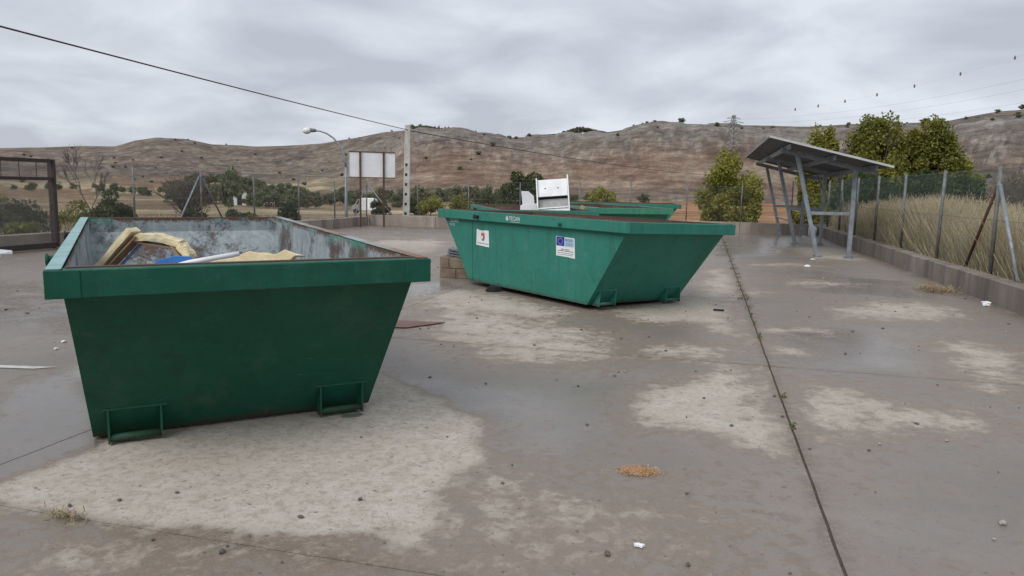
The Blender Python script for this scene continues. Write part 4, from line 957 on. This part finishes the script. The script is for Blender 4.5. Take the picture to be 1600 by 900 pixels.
tree('poplar_tree', 'dark green bush behind the fence at the edge of the dry grass', 'tree', at(15.9, 26.0), 2.2, 2.6, 'leaf_dark', 6000, .07, 7, .0, 40, 'round', G1, .06, .35, .25, 8)
tree('poplar_tree', 'round yellow-green tree standing alone behind the far wall', 'tree', at(10.95, 38.0), 4.15, 3.6, 'leaf_yellow', 27000, .074, 8, .0, 80, 'dome', G1, .08, .15, .27, 9)
tree('leafy_bush', 'low olive bush behind the legs of the shelter', 'bush', at(13.5, 33.8), 1.75, 1.9, 'leaf_olive', 3500, .07, 9, .0, 26, 'round', None, .04)
tree('leafy_bush', 'low olive bush between the shelter and the corner of the wall', 'bush', at(15.1, 36.0), 2.1, 2.2, 'leaf_olive', 3500, .075, 10, .0, 26, 'round', None, .04)
tree('dark_tree', 'dark green tree left of the white cabinet, beyond the far wall', 'tree', at(.75, 56), 3.7, 4.2, 'leaf_dark', 7000, .11, 11, .1, 40, 'dome', None, .09)
tree('leafy_bush', 'yellow-green bush right of the white cabinet, beyond the far wall', 'bush', at(6.9, 58), 2.45, 3.0, 'leaf_yellow', 3500, .10, 12, .0, 26, 'dome', None, .05)
for i, (x, y, h, w, m, lb) in enumerate([(-7.6, 68, 1.9, 2.8, 'leaf_yellow', 'yellowish bush right of the concrete power pole'), (-9.3, 70, 1.6, 1.8, 'leaf_dark', 'small dark bush at the foot of the concrete power pole'), (-5.2, 72, 2.1, 3.0, 'leaf_olive', 'olive bush between the power pole and the skips'), (-2.6, 78, 2.4, 3.2, 'leaf_dark', 'dark bush behind the bright green skip'), (-11.9, 66, 1.6, 2.0, 'leaf_grey', 'grey-green bush under the billboard')]):
    tree('leafy_bush', lb, 'bush', at(x, y), h, w, m, 2600, .10, 30 + i, .0, 24, 'dome', 'bushes beyond the far wall', .05)
# left side
tree('leafy_bush', 'dense dark green bush behind the left fence', 'bush', at(-14.9, 27.3), 1.75, 1.75, 'leaf_dark', 7000, .05, 14, .0, 34, 'dome', None, .04)
tree('leafy_bush', 'small dark green bush by the wall behind the skip', 'bush', at(-10.85, 35.6), 1.5, 1.25, 'leaf_dark', 4000, .055, 15, .0, 26, 'dome', None, .04)
for i, (x, y, h, w, m, lb) in enumerate([(-18.6, 23.0, 1.35, 2.2, 'leaf_grey', 'grey scrub bush behind the sliding gate'), (-16.8, 24.5, 1.3, 1.6, 'leaf_grey', 'low grey scrub beside the gate post'), (-21.5, 29.0, 1.9, 3.2, 'leaf_grey', 'larger grey-green scrub far behind the gate'), (-17.9, 30.0, 1.4, 2.2, 'leaf_olive', 'olive scrub between gate and bare tree'), (-13.6, 31.5, 1.0, 1.7, 'leaf_dark', 'low dark scrub right of the dense bush'), (-12.3, 33.0, 1.05, 1.5, 'leaf_grey', 'low grey scrub beside the braced post'), (-24.5, 33.0, 2.0, 3.4, 'leaf_dark', 'dark scrub at the far end of the gate'), (-19.6, 20.5, .9, 1.8, 'leaf_brown', 'brown dry scrub just over the wall by the gate'), (-17.2, 20.2, .8, 1.5, 'leaf_brown', 'small brown dry scrub against the wall'), (-16.4, 21.6, 1.1, 1.8, 'leaf_grey', 'grey scrub seen between gate and fence'), (-19.8, 26.0, 1.6, 2.6, 'leaf_brown', 'brown scrub mound behind the gate'), (-23.0, 25.5, 1.6, 3.0, 'leaf_grey', 'broad grey scrub behind the gate rail'), (-15.6, 23.4, .8, 1.4, 'leaf_olive', 'low olive scrub right behind the fence'), (-20.8, 22.6, 1.25, 2.4, 'leaf_brown', 'brown scrub between the grey bushes behind the gate'), (-18.0, 26.8, 1.5, 2.2, 'leaf_grey', 'tall grey scrub left of the bare tree'), (-22.4, 31.5, 1.7, 3.0, 'leaf_olive', 'olive scrub at the field edge behind the gate'), (-11.6, 32.2, .8, 1.2, 'leaf_olive', 'little olive scrub under the fence braces')]):
    tree('scrub_bush', lb, 'bush', at(x, y), h, w, m, 2600, .055, 50 + i, .0, 24, 'dome', 'scrub outside the left wall', .03)

def bare(name, label, loc, h, w, seed, levels=4, r=.06, stems=1, cat='tree', leafy=None):
    o = empty(name, loc); tag(o, label, cat); rr = random.Random(seed); mb = MB()
    def grow(p, d, L, rad, lv):
        e = p + d * L; m = p.lerp(e, .5) + Vector((rr.uniform(-1, 1), rr.uniform(-1, 1), rr.uniform(-.3, .6))) * L * .1
        mb.tube([p, m, e], [max(rad, .007), max(rad * .8, .006), max(rad * .6, .005)], 5 if lv < 2 else 3, lv == 0)
        if lv >= levels: return
        for k in range(rr.choice((2, 3, 3, 4))):
            a = rr.uniform(0, 6.28); s = rr.uniform(.25, .6) * (w / h + .3)
            nd = (d + Vector((math.cos(a) * s, math.sin(a) * s, rr.uniform(-.05, .4)))).normalized()
            grow(m.lerp(e, rr.uniform(.2, 1)), nd, L * rr.uniform(.55, .82), rad * .55, lv + 1)
    for k in range(stems):
        a = rr.uniform(0, 6.28); grow(Vector((math.cos(a) * .12, math.sin(a) * .12, -.1)) * (stems > 1) + Vector((0, 0, -.1)), Vector((math.cos(a) * .24 * (stems > 1), math.sin(a) * .24 * (stems > 1), 1)).normalized(), h * .36, r, 0)
    mb.build('branches', M['twig'], o)
    if leafy: inst('sparse_leaves', leaf_mesh('sparse_leaves', crown_pts(leafy, w, h * .85, h * .12, 30, seed, 'round', .2, .4), .035, M['leaf_brown'], seed), o)
    return o
bare('bare_tree', 'leafless brown tree rising behind the left fence', at(-15.8, 27.6), 3.1, 1.9, 12, 5, .045)
bare('bare_bush', 'large leafless grey bush behind the braced fence post', at(-14.55, 33.2), 2.9, 2.6, 5, 4, .06, 10, 'bush', 2200)
bare('bare_bush', 'reddish leafless thicket behind the dry grass', at(13.9, 19.2), 2.3, 3.0, 8, 4, .03, 9, 'bush', 2600)
bare('bare_bush', 'brown leafless thicket at the grass end of the fence', at(17.2, 24.2), 2.5, 3.4, 9, 4, .03, 9, 'bush', 2600)
bare('bare_bush', 'dark leafless bush deep in the dry grass', at(20.8, 30.0), 2.9, 4.6, 10, 4, .03, 9, 'bush', 3200)

# tree belt across the fields: shared crowns, one object per tree
belt_src = []
for k in range(5):
    m = ['leaf_belt', 'leaf_belt', 'leaf_belt2', 'leaf_belt2', 'leaf_belt'][k]
    c = leaf_mesh('crown', crown_pts(1500, 1, .92, .06, 22, 200 + k, ['round', 'dome', 'round', 'tall', 'dome'][k], .4, .36), .05, M[m], k)
    mb = MB(); limbs(mb, 1.0, 1.0, .3, 300 + k, 4, .02); belt_src.append((c, mb.mesh('trunk', M['bark'])))
def belt_tree(x, y, h, w, k, label, group, name='valley_tree', cat='tree'):
    o = empty(name, at(x, y)); tag(o, label, cat, group); a = random.uniform(0, 6.28)
    inst('crown', belt_src[k][0], o, (0, 0, 0), (0, 0, a), (w, w, h)); inst('trunk', belt_src[k][1], o, (0, 0, 0), (0, 0, a), (w, w, h)); return o
LB = 'green tree in the belt of trees across the fields'
for i in range(46):
    azd = -24.5 + 24.5 * (i + random.uniform(-.3, .3)) / 46; d = random.uniform(112, 185); s = .55 + .5 * random.random()
    if azd < -20: s *= 1.1
    belt_tree(d * math.sin(R(azd)), d * math.cos(R(azd)), 4.0 * s, 4.6 * s, random.choice((0, 1, 2, 3, 4)), LB, 'trees in the valley belt')
belt_tree(-40.2, 105, 6.3, 3.4, 1, 'tall dark tree at the left end of the tree belt', None)
for i in range(16):
    azd = random.uniform(-2, 34); d = random.uniform(150, 180)
    belt_tree(d * math.sin(R(azd)), d * math.cos(R(azd)), random.uniform(1.8, 3.2), random.uniform(3.5, 6), random.choice((0, 1, 2)), 'dark bush along the foot of the red bluff', 'bushes below the bluff', 'valley_bush', 'bush')
for i, (a0, a1, d, n_, h0) in enumerate([(-23.6, -20.2, 330, 9, 4.2), (-29.3, -24.6, 215, 9, 2.2), (-20.4, -18.3, 300, 5, 3.6), (-34, -28, 260, 7, 2.2), (-19.4, -15.5, 210, 6, 3.0)]):
    for k in range(n_):
        azd = a0 + (a1 - a0) * (k + random.uniform(-.3, .3)) / n_; dd_ = d * random.uniform(.94, 1.06); s = random.uniform(.7, 1.25)
        belt_tree(dd_ * math.sin(R(azd)), dd_ * math.cos(R(azd)), h0 * s, h0 * 1.35 * s, random.choice((0, 1, 4)), 'dark tree in a hedge line on the field slopes', 'hedge trees on the slopes', 'hedge_tree', 'tree')
for i in range(22):
    azd = random.uniform(-7.4, -4.6); d = float(ridge_dist(azd)) * random.uniform(.90, .96)
    belt_tree(d * math.sin(R(azd)), d * math.cos(R(azd)), random.uniform(3, 5), random.uniform(5, 8), 0, 'dark pine of the plantation just below the hilltop', 'pine plantation', 'ridge_tree', 'tree')
# ridge trees and lone bushes
for i in range(44):
    azd = -7.9 + 5.0 * (i + random.uniform(-.4, .4)) / 44; d = float(ridge_dist(azd)) * random.uniform(.975, .995)
    belt_tree(d * math.sin(R(azd)), d * math.cos(R(azd)), random.uniform(3, 6), random.uniform(3, 5), random.choice((0, 1)), 'small dark pine on the hilltop behind the power pole', 'hilltop pines', 'ridge_tree', 'tree')
for i in range(22):
    azd = 1.0 + 5.6 * i / 22 + random.uniform(-.1, .1); d = float(ridge_dist(azd)) * .992; hump = 1.5 + 5.5 * max(0, 1 - abs(azd - 4.9) / 1.6)
    belt_tree(d * math.sin(R(azd)), d * math.cos(R(azd)), hump, 6.5, 0, 'green bush on the skyline above the white cabinet', 'skyline bushes', 'ridge_bush', 'bush')
for azd, f, h, w, lb in [(12.44, .995, 5.0, 6.4, 'lone dark round bush on the skyline'), (8.9, .995, 2.2, 2.6, 'tiny dark bush on the skyline left of the round one'), (28.6, .97, 3.0, 7.0, 'long dark bush on the skyline above the wide tree'), (29.3, .97, 2.6, 6.0, 'dark bush joined to the long one on the skyline'), (33.9, .99, 3.4, 4.2, 'dark bush on the highest skyline at the right'), (32.6, .93, 2.4, 3.4, 'small dark bush just under the skyline at the right')]:
    d = float(ridge_dist(azd)) * f; belt_tree(d * math.sin(R(azd)), d * math.cos(R(azd)), h, w, 0, lb, None, 'ridge_bush', 'bush')
for i in range(150):
    azd = random.uniform(-34, 34); Rr_ = float(ridge_dist(azd)); d = 190 + (Rr_ - 190) * random.uniform(.12, .97); s = random.uniform(.6, 1.9)
    belt_tree(d * math.sin(R(azd)), d * math.cos(R(azd)), s, s * 1.6, random.choice((0, 2)), 'small dark shrub dotted on the bare hillside', 'hillside shrubs', 'hillside_shrub', 'shrub')

# dry grass on the bank behind the right fence (nobody could count it)
def grass(n, seed, area, hmin, hmax, name, label, mat, wid=.006, cat='grass'):
    g = np.random.default_rng(seed); u = area[0] + (area[1] - area[0]) * g.random(n) ** 1.6; v = g.uniform(area[2], area[3], n)
    cl = fbm(u * .8, v * .8, 3, seed); keep = cl > .28; u = u[keep]; v = v[keep]; cl = cl[keep]; n = len(u)
    x = u * CA + v * SA; y = -u * SA + v * CA; z = terr(x, y)[0]
    h = (hmin + (hmax - hmin) * g.random(n)) * (.55 + .9 * cl); a = g.uniform(0, 6.28, n); ln = g.uniform(.05, .42, n) * h
    dx, dy = np.cos(a), np.sin(a); b = g.uniform(0, 6.28, n); wx, wy = np.cos(b) * wid, np.sin(b) * wid
    B = np.stack([x, y, z - .03], 1); Wd = np.stack([wx, wy, 0 * wx], 1)
    Mid = B + np.stack([dx * ln * .35, dy * ln * .35, h * .6], 1); T = B + np.stack([dx * ln, dy * ln, h], 1)
    V = np.stack([B - Wd, B + Wd, Mid + Wd * 1.1, Mid - Wd * 1.1, T + Wd * .6, T - Wd * .6], 1).reshape(-1, 3)
    k = np.arange(n)[:, None] * 6; F = np.concatenate([k + np.array([[0, 1, 2, 3]]), k + np.array([[3, 2, 4, 5]])])
    o = inst(name, np_mesh(name, V, F, M[mat])); tag(o, label, cat, kind='stuff')
grass(125000, 5, (4.86, 10.5, 8.0, 30.0), .45, 1.22, 'dry_grass', 'tall dry straw-coloured grass behind the right fence', 'grass_dry', .0048)
grass(9000, 6, (5.5, 16.0, 30.0, 38.0), .3, .8, 'dry_grass', 'dry grass beyond the corner of the walls', 'grass_dry')
grass(14000, 7, (-26.0, -15.2, 12.0, 34.0), .15, .5, 'dry_grass', 'thin dry grass outside the left wall', 'grass_dry', .008)
grass(9000, 8, (-15.0, 5.0, 31.3, 42.0), .15, .45, 'dry_grass', 'thin dry grass outside the far wall', 'grass_dry', .008)

# ------------------------------------------------------------------ things beyond the yard
vx, vy = -17.9, 90.0; vn = empty('parked_van', at(vx, vy), (0, 0, R(8))); tag(vn, 'small white van parked by the tree belt, seen under the billboard', 'van')
MB().box((.35, 0, 1.15), (2.1, 1.6, 1.5)).build('cargo_body', M['white'], vn, bevel=.06)
MB().extr([(-.72, .35), (-1.75, .35), (-1.75, .95), (-1.35, 1.15), (-1.05, 1.75), (-.72, 1.8)], 1.55).build('cab', M['greyboard'], vn, bevel=.04)
for x in (-1.25, .9):
    for y in (-.72, .72):
        wv = MB().tube([(x, y - .09, .31), (x, y + .09, .31)], .31, 14).build('wheel', M['black'], vn)
MB().extr([(-.85, 1.15), (-1.22, 1.15), (-1.0, 1.62), (-.85, 1.65)], 1.57).build('side_window', M['dark'], vn)
hx, hy = -49.0, 131.0; hu = empty('field_hut', at(hx, hy), (0, 0, R(20))); tag(hu, 'small whitewashed hut among the trees of the belt', 'hut')
MB().box((0, 0, 1.2), (3.2, 2.6, 2.4)).build('wall', M['white'], hu)
MB().extr([(-1.9, 2.35), (1.9, 2.35), (0, 3.2)], 3.0).build('roof', M['brownboard'], hu)
MB().box((.4, -1.31, .95), (.8, .05, 1.8)).build('door', M['dark'], hu)

az0 = 16.2; pd_ = next((d for d in np.arange(230, 540, 3.0) if math.degrees(math.atan2(tz(d * math.sin(R(az0)), d * math.cos(R(az0))) - 1.6, d)) > 2.75), 400.0); pyx, pyy = pd_ * math.sin(R(az0)), pd_ * math.cos(R(az0)); pyz = tz(pyx, pyy)
PT = 1.6 + pd_ * math.tan(R(5.6)); PHt = PT - pyz
py_ = empty('pylon', (pyx, pyy, pyz), (0, 0, R(20))); tag(py_, 'grey lattice power pylon standing on the hillside', 'pylon')
mb = MB(); lv = np.linspace(0, 1, 9); th = .11
def pw(t): return (2.3 * (1 - t) ** 1.3 + .35)
for sx in (-1, 1):
    for sy in (-1, 1):
        MB().tube([(sx * pw(t), sy * pw(t), t * PHt) for t in lv], th, 4).build('corner_leg', M['galv_old'], py_)
for a, b in zip(lv[:-1], lv[1:]):
    for s in (-1, 1):
        for q in (0, 1):
            p = [(pw(a), s * pw(a)), (-pw(b), s * pw(b))]; p2 = [(-pw(a), s * pw(a)), (pw(b), s * pw(b))]
            for c_ in (p, p2):
                A_ = (c_[0][0], c_[0][1], a * PHt) if q == 0 else (c_[0][1], c_[0][0], a * PHt); B_ = (c_[1][0], c_[1][1], b * PHt) if q == 0 else (c_[1][1], c_[1][0], b * PHt)
                mb.tube([A_, B_], th * .6, 3)
mb.build('lattice', M['galv_old'], py_)
arms = []
for t, w in ((.90, 2.8), (.80, 4.2), (.70, 3.2)):
    m = MB()
    for sgn in (-1, 1):
        m.tube([(0, 0, t * PHt + .9), (sgn * w, 0, t * PHt)], th * .6, 3); m.tube([(0, -.3, t * PHt), (sgn * w, 0, t * PHt)], th * .7, 3)
    m.build('cross_arm', M['galv_old'], py_); arms.append((t, w))
def far_pt(azd, el, d): return (d * math.sin(R(azd)), d * math.cos(R(azd)), 1.6 + d * math.tan(R(el)))
Mr = Matrix.Rotation(R(20), 4, 'Z')
def pyp(x, z): return tuple(Vector((pyx, pyy, pyz)) + Mr @ Vector((x, 0, z)))
lbl = ['uppermost high-voltage line with marker balls', 'second high-voltage line below the one with marker balls', 'third high-voltage line from the pylon', 'lowest high-voltage line from the pylon']
ends = [far_pt(38.5, 10.35, 210), far_pt(38.5, 8.4, 210), far_pt(38.5, 7.7, 212), far_pt(38.5, 6.75, 214)]
for i, (st, en) in enumerate(zip([pyp(0, PHt), pyp(2.8, .9 * PHt), pyp(4.2, .8 * PHt), pyp(3.2, .7 * PHt)], ends)):
    cable(lbl[i], [st, en], .016 if i else .007, [3.0 if i else 4.0], mat=M['galv_old'])
a = Vector(pyp(0, PHt)); b = Vector(ends[0])
for azm in (20.37, 21.87, 23.58, 25.55, 27.77, 30.36, 33.23):
    lo_, hi_ = 0., 1.
    for _ in range(40):
        t = (lo_ + hi_) / 2; q = a.lerp(b, t)
        if math.degrees(math.atan2(q.x, q.y)) < azm: lo_ = t
        else: hi_ = t
    q.z -= 4.0 * 4 * t * (1 - t); me = MB(); me.tube([(0, 0, -.5), (0, 0, -.35), (0, 0, 0), (0, 0, .35), (0, 0, .5)], [.05, .18, .24, .18, .05], 10)
    o = me.build('marker_ball', M['galv_old'], None, True, loc=q); tag(o, 'dark marker ball on the uppermost high-voltage line', 'marker', 'marker balls on the power line')

# ------------------------------------------------------------------ loose things on the concrete
def pebble_mesh(seed, mat):
    g = random.Random(seed); bm = bmesh.new(); bmesh.ops.create_icosphere(bm, subdivisions=1, radius=1)
    for v in bm.verts: v.co *= g.uniform(.65, 1.15); v.co.z *= .55
    me = bpy.data.meshes.new('pebble'); bm.to_mesh(me); bm.free(); me.materials.append(mat); return me
PB = [pebble_mesh(k, M['stone']) for k in range(4)]; PP = [pebble_mesh(10 + k, M['palestone']) for k in range(3)]
def drop(x, y, me, s, label, cat, group, name='pebble', rz=None):
    u, v = UV(x, y); o = inst(name, me, None, (x, y, float(gz(u, v)) + s * .30 + .002), (0, 0, random.uniform(0, 6.28) if rz is None else rz), (s * random.uniform(.8, 1.5), s * random.uniform(.7, 1.1), s)); return tag(o, label, cat, group)
def clear(x, y):
    for c, yw in ((skipA.location, .4953), (skipB.location, .6262), (skipC.location, _cy), (skipD.location, _dy), (skipE.location, _ey)):
        dx, dy = x - c.x, y - c.y; X = dx * math.cos(yw) + dy * math.sin(yw); Y = -dx * math.sin(yw) + dy * math.cos(yw)
        if abs(X) < 1.05 and abs(Y) < 1.75: return False
    u, v = UV(x, y); return -14 < u < 4.2 and v < 30.4
rr = random.Random(21); cnt = 0
while cnt < 140:
    u = rr.uniform(-3.5, 4.15); v = 2.6 + 11 * rr.random() ** 1.5; p = W(u, v)
    if not clear(p.x, p.y): continue
    drop(p.x, p.y, rr.choice(PB), rr.uniform(.006, .019), 'small dark pebble lying on the wet concrete', 'pebble', 'dark pebbles on the concrete'); cnt += 1
cnt = 0
while cnt < 40:
    u = rr.uniform(-3.5, 4.2); v = 2.6 + 20 * rr.random() ** 1.3; p = W(u, v)
    if not clear(p.x, p.y): continue
    drop(p.x, p.y, rr.choice(PP), rr.uniform(.005, .013) * (1 + v * .03), 'small pale stone chip lying on the concrete', 'stone chip', 'pale stone chips on the concrete'); cnt += 1
for k in range(110):
    u = rr.uniform(-9.5, -4.6); v = rr.uniform(5.5, 15); p = W(u, v)
    if clear(p.x, p.y): drop(p.x, p.y, rr.choice(PB + PP), rr.uniform(.008, .026), 'stone in the gravelly patch left of the foam-filled skip', 'stone', 'stones left of the skips', 'stone')
drop(2.45, 3.45, PP[0], .026, 'larger grey stone alone on the wet concrete', 'stone', None, 'stone')
def flake(x, y, sx, sy, mat, label, cat, name, rz=0, seed=0, thick=.006, lift=.0, group=None):
    g = random.Random(seed); n = 9; u, v = UV(x, y)
    pts = [((.5 + .6 * q_) * math.cos(6.283 * k / n) * sx, (.5 + .6 * q_) * math.sin(6.283 * k / n) * sy) for k, q_ in enumerate([g.random() for _ in range(n)])]
    V = [(a_, b_, thick + g.uniform(0, lift)) for a_, b_ in pts] + [(a_, b_, 0) for a_, b_ in pts] + [(0, 0, thick + lift * 1.4)]
    F = [(i, (i + 1) % n, 2 * n) for i in range(n)] + [(i + n, (i + 1) % n + n, (i + 1) % n, i) for i in range(n)] + [tuple(range(2 * n - 1, n - 1, -1))]
    o = MB().add(V, F).build(name, mat, None, loc=(x, y, float(gz(u, v)) + .006), rot=(0, 0, rz)); return tag(o, label, cat, group)
flake(-1.1, 4.96, .075, .05, M['glass_shard'], 'greenish glass shard on the ground by the large skip', 'glass shard', 'glass_shard', .3, 2, .004)
o = sheet('board_scrap', [(-.33, -.22), (.12, -.25), (.52, .12), (-.3, .2)], (-1.30, 8.42, .014), (1, 0, 0), (0, 1, 0), .010, M['brownboard']); tag(o, 'flat red-brown board scrap on the ground behind the large skip', 'board')
flake(-.30, 11.33, .17, .07, M['black'], 'black rag lying under the bright green skip', 'rag', 'rag', .2, 4, .008, .07)
o = sheet('stick', [(-.07, -.018), (.07, -.022), (.075, .016), (-.06, .02)], (2.81, 9.86, .016), (1, -.35, 0), (.35, 1, 0), .025, M['black']); tag(o, 'short dark piece of wood on the concrete right of the stickered skip', 'stick')
bag = flake(11.6, 28.6, .26, .2, M['white'], 'crumpled white plastic bag by the wall corner behind the shelter', 'bag', 'plastic_bag', .4, 6, .12, .22)
for i, (x, y, s, lb) in enumerate([(7.37, 18.0, .07, 'white paper scrap before the shelter feet'), (6.54, 16.21, .14, 'crumpled white and grey litter before the shelter'), (7.06, 10.84, .10, 'white litter scrap near the foot of the right wall'), (7.25, 11.1, .08, 'second white litter scrap near the foot of the right wall'), (.6, 3.14, .028, 'tiny white crumpled paper on the dry patch'), (-10.9, 15.4, .35, 'flat white paper sheet under the sliding gate'), (-10.4, 14.6, .2, 'smaller white paper under the sliding gate'), (-4.42, 7.12, .04, 'white chip of litter left of the large skip'), (-4.9, 8.35, .15, 'white flat scrap on the gravelly ground left of the large skip'), (-4.3, 6.8, .03, 'tiny white scrap by the edge of the wet concrete'), (10.9, 27.6, .1, 'white scrap near the rear legs of the shelter'), (8.2, 13.95, .2, 'pale flat scrap against the right wall')]):
    flake(x, y, s, s * .6, M['white'], lb, 'litter', 'litter_scrap', i * .7, 20 + i, .006, s * .22)
def tuft(x, y, n, s, mat, label, cat, name, seed, hgt=.05, sx=1.0, kind=None, rz=0.0):
    g = np.random.default_rng(seed); u, v = UV(x, y)
    P = g.normal(size=(n, 2)) * s * np.array([sx, 1]); c, sn = math.cos(rz), math.sin(rz); P = np.stack([P[:, 0] * c - P[:, 1] * sn, P[:, 0] * sn + P[:, 1] * c], 1)
    a = g.uniform(0, 6.28, n); l = s * g.uniform(.4, 1.2, n); D = np.stack([np.cos(a) * l, np.sin(a) * l, g.uniform(0, hgt, n)], 1); N_ = np.stack([-np.sin(a), np.cos(a), 0 * a], 1) * .0025
    B = np.concatenate([P, g.uniform(0, hgt * .5, (n, 1))], 1); V = np.stack([B - N_, B + N_, B + D + N_, B + D - N_], 1).reshape(-1, 3)
    o = inst(name, np_mesh(name, V, np.arange(4 * n).reshape(-1, 4), mat), None, (x, y, float(gz(u, v)) + .004)); return tag(o, label, cat, kind=kind)
tuft(7.25, 12.45, 700, .16, M['straw'], 'flattened heap of straw at the foot of the right wall', 'straw', 'straw_heap', 3, .07, 1.7, 'stuff', rz=1.2)
tuft(-2.10, 3.31, 110, .028, M['straw'], 'small tuft of straw caught in the joint of the concrete', 'straw', 'straw_tuft', 4, .03, 2.0, 'stuff', rz=-.25)
# sawdust: a low heap of grains
g = np.random.default_rng(9); n = 7000; ang = g.uniform(0, 6.28, n); rad = np.abs(g.normal(size=n)) * .5
sx_ = rad * np.cos(ang) * .115; sy_ = rad * np.sin(ang) * .075; hz = .012 * np.exp(-(rad ** 2) * 1.6) * g.random(n) + .003
C_ = np.stack([sx_, sy_, hz], 1); o = inst('sawdust_heap', leaf_mesh('sawdust_heap', C_, .0036, M['sawdust'], 3, .7, .5), None, (.75, 4.04, .004)); tag(o, 'small orange heap of sawdust on the damp concrete', 'sawdust', kind='stuff')
# weeds in the long joint
wd = np.random.default_rng(12); k = 0
for v in [8.35, 8.5, 9.3, 9.9, 10.6, 11.45, 11.6, 11.9, 12.4, 13.0, 13.6, 14.4, 15.0, 15.9, 16.05, 16.8, 17.6, 18.3, 19.2, 20.3, 21.4, 22.6, 24.0, 6.0, 5.2]:
    big = .06 if v > 10.5 else .025; nl = int(30 if v > 10.5 else 22); p = W(.66 + random.uniform(-.02, .02), v)
    a = wd.uniform(0, 6.28, nl); l = big * wd.uniform(.2, 1.1, nl); P = np.stack([np.cos(a) * l * (1.9 if v in (11.45, 11.6, 15.9, 16.05) else 1.0), np.sin(a) * l, wd.uniform(.0, .045, nl)], 1)
    o = inst('weed', leaf_mesh('weed', P, .014, M['weed'], 40 + k, .35), None, (p.x, p.y, .006)); tag(o, 'little green weed growing in the long joint of the concrete', 'weed', 'weeds in the long joint', 'stuff'); k += 1

# drifts of leaf litter and twigs on the back of the yard
for i, (u, v, s_) in enumerate([(-9.5, 27.6, .30), (-7.6, 24.2, .34), (-11.4, 29.6, .3), (-12.9, 28.4, .22), (-8.7, 21.6, .25), (-10.6, 24.6, .28), (-5.6, 20.4, .2)]):
    p = W(u, v); tuft(p.x, p.y, 260, s_, M['straw'] if i % 2 else M['twig'], ['long', 'thick', 'thin', 'short', 'dark', 'pale', 'small'][i] + ' drift of twigs and dead leaves on the yard before the billboard', 'leaf litter', 'leaf_litter', 60 + i, .05, 3.2, 'stuff', rz=-.25 + .1 * i)
